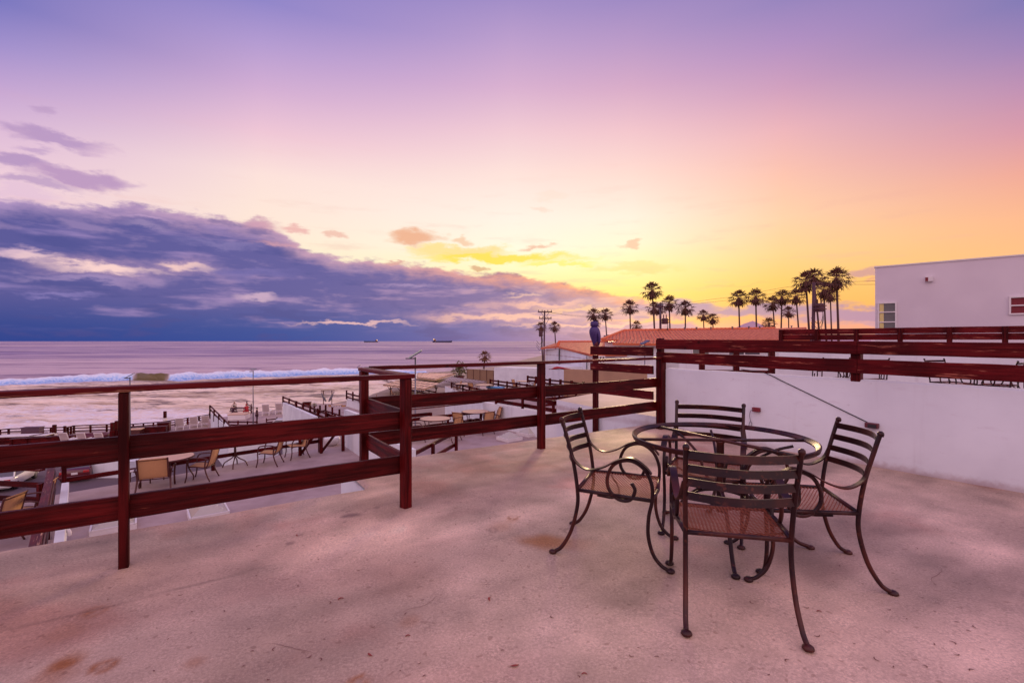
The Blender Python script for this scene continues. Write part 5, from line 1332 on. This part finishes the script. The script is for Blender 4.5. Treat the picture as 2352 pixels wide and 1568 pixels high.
def screen():
    a = W(1073, 846.5, 108); b = W(1134, 848.5, 103); o = thing('screen_wall', 'brown four panel screen standing before the sea', 'screen', (a.x, a.y, GROUND_Z)); L = (Vector((b.x, b.y, 0)) - Vector((a.x, a.y, 0))).length
    o.rotation_euler = (0, 0, math.atan2(b.y - a.y, b.x - a.x)); h_ = a.z - GROUND_Z
    for i in range(4): MB().bbox(((i + .5) * L / 4, 0, h_ / 2), (L / 4 - .1, .08, h_ - .1), .01).build('panel', 'screen', o)
    for i in range(5): MB().bbox((i * L / 4, -.05, h_ / 2), (.12, .1, h_), .01).build('post', 'brown', o)
    MB().bbox((L / 2, -.02, h_ + .04), (L + .2, .2, .08), .01).build('top_rail', 'white', o)
screen()
o, a_, b_2 = blk('white block wall with a vertical joint right of the brown screen', 'block_wall', 1135, 1236, 843.5, 900, 62, 57, 'wall', 'wall', 846, 3)
blk('white wall below the small tiled house, left of the tan wall', 'block_wall', 1254, 1296, 838, 900, 42, 38, 'wall', 'wall', 842, 2)
blk('tan stucco wall running behind the far corner railing', 'stucco_wall', 1295, 1480, 848, 900, 33, 29, 'tan', 'wall', 852, .4)
tp = thing('folded_umbrella', 'red folded parasol lying above the white wall', 'parasol', W(1266, 847, 37), R(-8))
m = MB(); m.tube(spline([(0, 0, 0), (.5, 0, .1), (1.0, 0, .05), (1.5, 0, 0)], 5), [.02, .06, .1, .13, .14, .14, .12, .12, .11, .10, .09, .08, .07, .06, .04, .02], 8, flat=.6); m.build('canopy', 'cloth_red', tp, True)
m = MB(); m.tube([(-.2, 0, -.02), (1.8, 0, -.02)], .025, 6); m.build('pole', 'brown', tp)
g3 = 'railings between the beach terraces'
def rail_px(label, x0, y0, Y0, x1, y1, Y1, n, h=.55, boards=(.14, .42), hb=.14):
    a = W(x0, y0, Y0); b = W(x1, y1, Y1)
    return simple_rail(label, a, b, a.z - h, boards, hb, n, None, .12, .05, 'wood_x', h, g3, baseB=b.z - h)
rail_px('diagonal red railing below the grey ribbed roof', 1037, 877, 44, 1112, 893, 35, 6)
rail_px('red railing descending right of the grey ribbed roof, before the white block wall', 1126, 870, 42, 1236, 884, 34, 6)
rail_px('dark rail piece at the top right of the white block wall', 1212, 862, 38, 1250, 866, 37, 3)
rail_px('thin red railing in front of the tan stucco wall', 1240, 866, 30, 1340, 876, 27, 5, .45, (.1, .32), .1)
rail_px('red railing running down to the right of the van', 650, 909.5, 44, 775, 956, 33, 8, .9, (.1, .42, .76), .15)
rail_px('second parallel red railing right of the first above the van', 681, 921, 40, 816, 966, 30, 8, 1.0, (.14, .44), .14)
rail_px('third red railing, right of the two parallel ones', 748, 930, 38, 816, 950, 33, 5, .9, (.12, .4), .12)
rail_px('short red railing at the angle behind the wing sculpture table', 722, 932, 40, 748, 929, 40, 3, .9, (.12, .4), .12)
rail_px('red railing tip left of the corner railing post', 796, 896, 44, 826, 903, 41, 3, .8, (.15, .5), .14)
rail_px('red railing that slopes down left of the seated people', 482, 930, 46, 528, 976, 37, 5, 1.1, (.2, .6, .96), .17)
rail_px('low red railing in front of the van bonnet', 612, 960, 53, 660, 955, 54, 3, .6, (.12, .4), .12)
rail_px('small red rail piece behind the seated people', 567, 921, 63, 577, 927, 61, 2, 1.2, (.2, .55, .8), .14)
rail_px('red railing under the pale tub by the people', 525, 966, 51.7, 590, 966, 51.7, 4, .6, (.14, .45), .14)
rail_px('dark railing under the tan canopy posts', 945, 887, 92, 1000, 898, 84, 5, 1.3, (.5, 1.1), .22)
wq, _, _ = blk('white wall carrying the diagonal railing beside the loungers', 'block_wall', 649, 722, 924, 950, 43.6, 34.5, 'wall', 'wall', 957, .25)
wq, _, _ = blk('white wall below the railing that slopes left of the people', 'block_wall', 484, 528, 949, 980, 45.5, 36.8, 'wall', 'wall', 985, .25)
blk('white wall patch right of the third red railing', 'block_wall', 790, 818, 940, 980, 34, 31, 'wall', 'wall', 950, .25)
blk('white wall under the railing tip beside the corner post', 'block_wall', 796, 832, 916, 950, 44.2, 41.2, 'wall', 'wall', 922, .3)
tbk = MB().prism([W(652, 783, 43.5)[:2], W(776, 783, 32.8)[:2], W(830, 783, 29.8)[:2], W(870, 783, 40)[:2], W(820, 783, 44)[:2]], GROUND_Z, -4.62).build('stepped_terrace_building', 'floor'); tag(tbk, 'pale flat roofed block between the parallel diagonal railings', 'building')
mtb = MB().prism([W(1022, 783, 46)[:2], W(1118, 783, 34)[:2], W(1250, 783, 31)[:2], W(1420, 783, 28)[:2], W(1400, 783, 46)[:2]], GROUND_Z, -2.92).build('middle_terrace_building', 'floor'); tag(mtb, 'flat roofed block with white tables beyond the far railing, before the tan wall', 'building')
for b_ in (tbk, mtb):
    b_.data.materials.append(M['wall'])
    for p in b_.data.polygons:
        if abs(p.normal.z) < .5: p.material_index = 1
# loungers
def make_lounger():
    c = thing('sun_lounger', '', 'lounger')
    MB().bbox((0, .45, .34), (.60, 1.2, .05), .01).build('seat', 'white', c)
    m = MB(); m.bbox((0, 0, .36), (.60, .05, .76), .01); o = m.build('backrest', 'white', c); o.location = (0, -.15, .36); o.data.transform(Matrix.Translation((0, 0, 0))); o.rotation_euler = (R(24), 0, 0)
    m = MB()
    for i in range(6): m.bbox((0, -.03, .10 + i * .115), (.50, .02, .06), .004)
    o = m.build('slats', 'floor', c); o.location = (0, -.15, .36); o.rotation_euler = (R(24), 0, 0)
    for s in (-1, 1):
        MB().bbox((s * .31, .1, .52), (.06, .5, .04), .008).build('armrest', 'white', c)
        for y_ in (-.3, .95): MB().bbox((s * .28, y_, .17), (.06, .06, .34), .006).build('leg', 'white', c)
    return c
lg0 = make_lounger()
for i, (x, y, z, a, lb) in enumerate([(414, 986, GROUND_Z, 25, 'white lounger leftmost of the three on the terrace left of the people'), (446, 982, GROUND_Z, 25, 'white lounger in the middle of the left three'), (473, 979, GROUND_Z, 25, 'white lounger nearest the sloping railing of the left three'),
                                      (612, 953, TER_Z, 15, 'white lounger left of the pair beside the white wall'), (642, 950, TER_Z, 15, 'white lounger right of the pair, touching the white wall')]):
    p = G(x, y, z)
    if i == 0: lg0.location = p; lg0.rotation_euler = (0, 0, R(a)); lg0['label'] = lb; lg0['group'] = 'white sun loungers'; lg0.scale = (1.35,) * 3
    else: dup(lg0, p, R(a), lb, 'white sun loungers', 1.35)

# left seafront: fences, furniture
def fence_px(label, pts, h, n_each, z=GROUND_Z):
    P = [G(x, y, z) for x, y in pts]; root = thing('seafront_railing', label, 'railing', P[0], 0, 'railings at the sea edge')
    for a, b in zip(P[:-1], P[1:]):
        rz = math.atan2((b - a).y, (b - a).x)
        for i in range(n_each): post(root, a.lerp(b, i / n_each), z - .05, z + h, .16, 'wood_z', rz=rz)
        for q in (.28, .62, .93): seg(root, 'board', a, b, z + h * q, .11, .05, 'wood_x', .11)
    post(root, P[-1], z - .05, z + h + .1, .2, 'wood_z')
fence_px('long seafront railing at far left', [(-60, 1012), (20, 1004), (149, 1000)], .95, 4); fence_px('seafront railing behind the fire pit', [(149, 1001), (170, 995), (282, 990)], .9, 3)
fence_px('seafront railing behind the three left loungers', [(282, 992), (375, 984), (482, 966)], .85, 4)
ltz = GROUND_Z
for a_, b_, l_ in (((-30, 1013), (108, 1010), 'low dark red rail at far left just inside the seafront railing'), ((-40, 1028), (60, 1022), 'low dark red rail at far left below the picnic table'), ((70, 1019), (128, 1008), 'slanting red rail beside the left gate pillar'), ((262, 1004), (292, 998), 'short red rail between the pillars and the near post')):
    simple_rail(l_, G(*a_, GROUND_Z), G(*b_, GROUND_Z), GROUND_Z, (.25, .6), .16, 4, .8, group='low rails of the left seafront yard')
dk = MB().prism([G(-80, 1060, ltz)[:2], G(300, 1030, ltz)[:2], G(484, 1000, ltz)[:2], G(484, 966, ltz)[:2], G(170, 994, ltz)[:2], G(-80, 1008, ltz)[:2]], GROUND_Z - .03, GROUND_Z + .016).build('seafront_path', 'floor'); struct(dk)
def box_thing(name, label, cat, x, y, z, dims, mt, rz=0, top=None):
    o = thing(name, label, cat, G(x, y, z), R(rz)); MB().bbox((0, 0, dims[2] / 2), dims, .02).build('body', mt, o)
    MB().bbox((0, 0, dims[2] + .04), (dims[0] + .1, dims[1] + .1, .08), .01).build('lid', top or mt, o)
    return o
box_thing('picnic_table', 'pale topped low table at far left behind the middle board', 'table', 55, 1016, ltz, (4.4, 1.2, .7), 'wood_x', 12, 'white')
box_thing('low_wall_bench', 'dark red built in bench at far left', 'bench', 100, 1018, ltz, (5, .7, .6), 'wood_x', 20)
box_thing('garden_table', 'cream square topped box just right of the left post', 'table', 308, 1001, ltz, (1.6, 1.1, .75), 'brown', 12, 'slingp')
box_thing('planter_box', 'long dark red planter box left of the loungers', 'planter', 338, 997, ltz, (3.6, .8, .75), 'wood_x', 22); box_thing('planter_box', 'square dark red planter box at the right end of the long one', 'planter', 377, 990, ltz, (1.1, .9, .95), 'wood_x', 22)
box_thing('storage_chest', 'purple grey storage chest against the far left railing', 'chest', 75, 1003, ltz, (1.7, .7, 1.0), 'mauve', 10)
box_thing('hot_tub', 'square pale tub with a tan lid in front of the seated people', 'tub', 549, 962, TER_Z, (1.9, 1.5, .6), 'white', 8, 'slingp')
fp = thing('fire_pit', 'low oval dark fire pit on the seafront path', 'fire pit', G(218, 1003, ltz), R(10)); o = MB().lathe((0, 0, 0), [(1.35, 0), (1.4, .28), (1.3, .32), (1.15, .3), (1.1, .12)], 32).build('rim', 'maroon', fp, True); o.scale = (1, .8, 1)
for i, (x_, lb) in enumerate(((153, 'left of three low chair backs in front of the fire pit'), (193, 'middle of three low chair backs in front of the fire pit'), (233, 'right of three low chair backs in front of the fire pit'))):
    dup(lg0, G(x_, 1021, ltz), R(10), lb, 'three chairs by the fire pit', 1.25)
for i, (x_, y0_, y1_, lb) in enumerate(((125, 975, 1010, 'red gate pillar with white base at far left'), (258, 970, 1003, 'left red pillar just left of the near post'), (268, 966, 1003, 'right taller red pillar beside the near post'), (379, 944, 972, 'red pillar on a white base left of the loungers'))):
    Y = G(x_, y1_, ltz).y; z1 = H - (y0_ - HY) / F * Y; z0 = ltz
    o = thing('pillar', lb, 'pillar', (G(x_, y1_, ltz).x, Y, ltz)); hh = z1 - z0
    MB().bbox((0, 0, hh * .22), (.36, .36, hh * .44), .02).build('base', 'white' if i in (0, 3) else 'wood_z', o); MB().bbox((0, 0, hh * .72), (.28, .28, hh * .56), .02).build('shaft', 'wood_z', o)
# wing sculpture, table group near it
ws = thing('wing_sculpture', 'pair of dark wings under a wooden beam frame at the beach terrace', 'sculpture', G(752, 929, TER_Z), R(8))
m = MB(); m.bbox((-.62, .3, 1.0), (.1, .1, 2.0), .01); m.bbox((.55, .3, 1.0), (.1, .1, 2.0), .01); m.bbox((0, .3, 2.0), (1.9, .12, .12), .01); m.bbox((0, .3, 1.72), (1.9, .1, .08), .01); m.build('frame', 'brown', ws)
for s in (-1, 1):
    m = MB(); ol = [(.10, .45), (.22, .85), (.5, 1.25), (.85, 1.75), (.80, 1.35), (.72, 1.1), (.62, .85), (.45, .6), (.25, .42)]
    k = len(ol); vs = [(s * x_, 0, z_) for x_, z_ in ol] + [(s * x_, .06, z_) for x_, z_ in ol]
    m.add(vs, [tuple(range(k)), tuple(range(2 * k - 1, k - 1, -1))] + [(i, (i + 1) % k, k + (i + 1) % k, k + i) for i in range(k)]); m.build('wing', 'grey', ws)
lowtable(776, 941, 'low white topped table beside the wing sculpture', .62, z=TER_Z, group='tables on the beach terrace')
for x_, y_, a_2, lb in ((762, 945, 60, 'dark chair left of the table by the wing sculpture'), (788, 946, 120, 'dark chair right of the table by the wing sculpture'), (806, 938, 200, 'dark chair by the corner railing post on the beach terrace')):
    dup(sl0, G(x_, y_, TER_Z), R(a_2 - 90), lb, 'dark chairs on the beach terrace', 1.0)
box_thing('planter_box', 'small red planter box beyond the diagonal railing', 'planter', 705, 933, TER_Z, (1.0, .7, .55), 'wood_x', 8)
def bush(x, y, z, r_, label, n=160, seed=1, group=None):
    q = random.Random(seed); o = thing('potted_plant', label, 'plant', G(x, y, z)); MB().lathe((0, 0, 0), [(r_ * .35, 0), (r_ * .5, r_ * .5), (r_ * .45, r_ * .52)], 12).build('pot', 'maroon', o)
    m = MB()
    for i in range(n):
        d = Vector((q.gauss(0, 1), q.gauss(0, 1), q.gauss(.3, 1))).normalized() * r_ * q.uniform(.2, 1); p = Vector((0, 0, r_ * 1.1)) + d; s_ = r_ * .14
        a = Vector((q.gauss(0, 1), q.gauss(0, 1), q.gauss(0, 1))).normalized() * s_; b = a.cross(Vector((q.gauss(0, 1), q.gauss(0, 1), q.gauss(0, 1)))).normalized() * s_ * .5
        m.add([p - a, p + b, p + a, p - b], [(0, 1, 2, 3)])
    m.build('foliage', 'leaf', o)
bush(722, 940, TER_Z, .45, 'yellow green potted plant beside the parallel railings'); bush(1056, 873, GROUND_Z, 2.4, 'brown green shrub between the canopy and the brown screen', 300, 3)
bc = thing('picnic_bench', 'dark picnic bench where the people sit', 'bench', G(552, 950, TER_Z), R(5))
MB().bbox((0, 0, .74), (2.0, .8, .06), .01).build('tabletop', 'wood_x', bc); MB().bbox((0, -.7, .44), (2.0, .3, .05), .01).build('seat', 'wood_x', bc); MB().bbox((0, .7, .44), (2.0, .3, .05), .01).build('seat', 'wood_x', bc)
for s in (-1, 1):
    m = MB(); m.tube([(s * .7, -.7, .0), (s * .7, -.2, .72)], .05, 4); m.tube([(s * .7, .7, .0), (s * .7, .2, .72)], .05, 4); m.build('leg', 'wood_z', bc)

# ------------------------------------------------------------------ people
def skin(name, verts, edges, rad, mt, parent, sub=1):
    me = bpy.data.meshes.new(name); me.from_pydata(verts, edges, []); me.materials.append(M[mt])
    o = bpy.data.objects.new(name, me); COL.objects.link(o); o.parent = parent
    md = o.modifiers.new('skin', 'SKIN'); md.use_smooth_shade = True
    for i, r_ in enumerate(rad): me.skin_vertices[0].data[i].radius = (r_, r_)
    me.skin_vertices[0].data[0].use_root = True
    s_ = o.modifiers.new('sub', 'SUBSURF'); s_.levels = sub; s_.render_levels = sub
    return o
def person(x, y, z, face, label, pose, top, bottom, hood=False, height=1.72):
    root = thing('person', label, 'person', G(x, y, z), R(face - 90)); k = height / 1.72
    root.scale = (k, k, k)
    if pose == 'stand':
        hip = .90; L = [(0, 0, hip), (0, 0, 1.15), (0, .01, 1.38), (0, .01, 1.50), (0, .03, 1.60), (0, .03, 1.69), (.10, 0, .86), (.11, .02, .48), (.11, -.02, .08), (.115, .12, .03), (-.10, 0, .86), (-.11, .03, .48), (-.11, -.02, .08), (-.115, .12, .03),
                        (.17, 0, 1.42), (.24, 0, 1.15), (.22, .12, .94), (-.17, 0, 1.42), (-.25, 0, 1.15), (-.22, .12, .94)]
    else:
        hip = .46; L = [(0, 0, hip), (0, .02, .72), (0, .06, .95), (0, .08, 1.06), (0, .12, 1.16), (0, .12, 1.25), (.10, .05, .48), (.13, .45, .50), (.13, .42, .10), (.13, .55, .04), (-.10, .05, .48), (-.13, .45, .50), (-.13, .42, .10), (-.13, .55, .04),
                        (.18, .05, .98), (.24, .18, .74), (.12, .42, .74), (-.18, .05, .98), (-.24, .18, .74), (-.12, .42, .74)]
    E = [(0, 1), (1, 2), (2, 3), (3, 4), (4, 5), (0, 6), (6, 7), (7, 8), (8, 9), (0, 10), (10, 11), (11, 12), (12, 13), (2, 14), (14, 15), (15, 16), (2, 17), (17, 18), (18, 19)]
    rad = [.13, .125, .13, .055, .085, .075, .085, .06, .04, .035, .085, .06, .04, .035, .055, .042, .028, .055, .042, .028]
    skin('body', L, E, rad, 'skin', root)
    # hands with fingers
    # clothes
    idx = [0, 1, 2, 14, 15, 16, 17, 18, 19]; mp = {v: i for i, v in enumerate(idx)}
    P = [Vector(L[i]) for i in idx]; P[5] = P[4].lerp(P[5], .85); P[8] = P[7].lerp(P[8], .85)
    skin('jacket', [tuple(p) for p in P], [(mp[a], mp[b]) for a, b in ((0, 1), (1, 2), (2, 14), (14, 15), (15, 16), (2, 17), (17, 18), (18, 19))], [.16, .155, .155, .078, .06, .048, .078, .06, .048], top, root)
    idx = [0, 6, 7, 8, 10, 11, 12]; mp = {v: i for i, v in enumerate(idx)}
    skin('trousers', [L[i] for i in idx], [(mp[a], mp[b]) for a, b in ((0, 6), (6, 7), (7, 8), (0, 10), (10, 11), (11, 12))], [.15, .105, .078, .06, .105, .078, .06], bottom, root)
    hp = Vector(L[4]) + Vector((0, -.02, .04)); m = MB(); m.lathe(hp, [(.05, -.07), (.098, -.03), (.104, .02), (.085, .07), (.03, .10)], 12); m.build('hood' if hood else 'hair', top if hood else 'hair', root, True)
person(590, 970.7, TER_Z, 20, 'person in dark clothes standing apart with back to the viewer', 'stand', 'cloth_dark', 'cloth_dark')
person(567, 953, TER_Z, 150, 'person in a red hooded jacket sitting at the picnic bench', 'sit', 'cloth_red', 'cloth_red', True, 1.85)
person(540, 946, TER_Z, 250, 'person in a cream hooded jacket on the far side of the picnic bench', 'sit', 'cloth_cream', 'cloth_dark', True, 1.95)
person(535, 955, TER_Z, 60, 'person in dark clothes sitting at the left end of the picnic bench', 'sit', 'cloth_dark', 'cloth_dark')

# ------------------------------------------------------------------ cars
def car(label, p, rz, paint, L=4.5, Wd=1.78, hh=1.45, van=False):
    o = thing('parked_car' if not van else 'parked_van', label, 'van' if van else 'car', p, rz, 'parked cars')
    if van: low = [(-.5, .35, .95), (-.49, .25, 1.0), (-.2, .22, 1.02), (.25, .22, 1.0), (.42, .24, .92), (.5, .35, .72)]; cab = [(-.49, .98, 1.0), (-.44, 1.0, hh - .04), (-.1, 1.0, hh), (.12, 1.0, hh - .05), (.32, 1.0, 1.0)]
    else: low = [(-.5, .38, .88), (-.48, .25, .96), (-.25, .2, .98), (.15, .2, .96), (.42, .22, .86), (.5, .35, .62)]; cab = [(-.40, .96, .97), (-.27, 1.0, hh - .05), (-.05, 1.0, hh), (.07, 1.0, hh - .05), (.24, 1.0, .96)]
    # body: loft of rounded cross sections along x
    m = MB(); vs = []; fs = []
    def ring(x, z0, z1, w):
        return [(x, s * w * a, z0 + (z1 - z0) * b) for s, a, b in ((-1, .80, 0), (-1, .98, .15), (-1, 1, .5), (-1, .95, .9), (-1, .85, 1), (1, .85, 1), (1, .95, .9), (1, 1, .5), (1, .98, .15), (1, .80, 0))]
    for i, (a, z0, z1) in enumerate(low): vs += ring(a * L, z0, z1, Wd / 2 * (.90 if i in (0, 5) else 1))
    k = 10
    fs = [(i * k + j, i * k + (j + 1) % k, (i + 1) * k + (j + 1) % k, (i + 1) * k + j) for i in range(5) for j in range(k)] + [tuple(range(k))[::-1], tuple(range(5 * k, 6 * k))]
    m.add(vs, fs); b = m.build('body', paint, o); smooth_by_angle(b, 50)
    # cabin glass
    zb = .93 if not van else .98
    def cabin(scale, z_in, name, mt):
        m = MB(); xs = [c[0] * L for c in cab]; zs = [c[2] for c in cab]; w0 = Wd / 2 * .93 * scale; w1 = Wd / 2 * .74 * scale
        pr = [(xs[0], zb, w0), (xs[1], zs[1] + z_in, w1), (xs[2], zs[2] + z_in, w1), (xs[3], zs[3] + z_in, w1), (xs[4], zb, w0)]
        vs = [(x, -w, z) for x, z, w in pr] + [(x, w, z) for x, z, w in pr]
        m.add(vs, [(4, 3, 2, 1, 0), (5, 6, 7, 8, 9)] + [(i, i + 1, i + 6, i + 5) for i in range(4)]); q = m.build(name, mt, o); return pr
    pr = cabin(1.0, -.02, 'windows', 'glass')
    m = MB(); w1 = Wd / 2 * .755     # roof panel and pillars
    m.slab([(pr[1][0] - .03, -w1, pr[1][1] + .035), (pr[3][0] + .03, -w1, pr[3][1] + .035), (pr[3][0] + .03, w1, pr[3][1] + .035), (pr[1][0] - .03, w1, pr[1][1] + .035)], .05)
    m.slab([(pr[1][0] - .02, -w1 * .95, pr[1][1] + .03), (pr[2][0], -w1 * .95, pr[2][1] + .045), (pr[2][0], w1 * .95, pr[2][1] + .045), (pr[1][0] - .02, w1 * .95, pr[1][1] + .03)], .04)
    for s in (-1, 1):
        for (i, j) in ((0, 1), (4, 3)): m.tube([(pr[i][0], s * pr[i][2], pr[i][1]), (pr[j][0], s * pr[j][2], pr[j][1] + .02)], .045, 6)
        m.tube([((pr[2][0]), s * pr[2][2] * 1.0, pr[2][1]), (pr[2][0] - .05, s * pr[0][2] * 1.0, zb)], .035, 6)
    m.build('roof', paint, o)
    for x in (-.31, .31):
        for s in (-1, 1):
            w = MB(); w.lathe((0, 0, -.1), [(.24, 0), (.31, .02), (.32, .1), (.31, .18), (.24, .2)], 20); wo = w.build('wheel', 'black', o, True); wo.location = (x * L, s * (Wd / 2 - .1), .32); wo.rotation_euler = (R(90), 0, 0)
            h = MB(); h.lathe((0, 0, 0), [(.19, -.005), (.16, .012), (.05, .02)], 12); ho_ = h.build('rim', 'grey', wo); ho_.location = (0, 0, -.11 if s > 0 else .105)
    for s in (-1, 1):
        MB().bbox((-L / 2 + .02, s * Wd * .36, .78), (.09, .34, .17), .02).build('tail_lamp', 'lamp_red', o); MB().bbox((L / 2 - .10, s * Wd * .34, .62), (.1, .32, .12), .02).build('headlight', 'white', o)
        MB().bbox((.12 * L, s * (Wd / 2 + .06), 1.0), (.1, .16, .12), .02).build('mirror', paint, o)
    MB().bbox((-L / 2 - .01, 0, .68), (.02, .36, .15), .004).build('number_plate', 'white', o); MB().bbox((-L / 2 + .03, 0, .42), (.16, Wd * .9, .16), .03).build('bumper', paint, o)
    return o
p = G(18, 1130, GROUND_Z); car('white parked car with red tail lamp at the far left edge', (-35.9, 34.3, GROUND_Z + .01), R(116), 'car_white')
car('dark burgundy parked car with a pale number plate behind the left railing', (-33.0, 36.6, GROUND_Z + .01), R(124), 'car_red')
car('white parked van in front of the diagonal railing', (-25.2, 52.5, GROUND_Z + .01), R(195), 'car_white', 4.6, 1.8, 1.8, True)
blk('white low building behind the parked cars', 'block_wall', 205, 300, 1060, 1120, 36, 40, 'wall', 'building', 1052, 3)
blk('pale shed wall behind the gate on the lower roof', 'block_wall', 700, 800, 985, 1030, 27, 26, 'roofgrey', 'wall', 985, .4)
blk('white low wall behind the sling chairs', 'block_wall', 540, 640, 1010, 1080, 26, 30, 'wall', 'wall', 1003, .4)
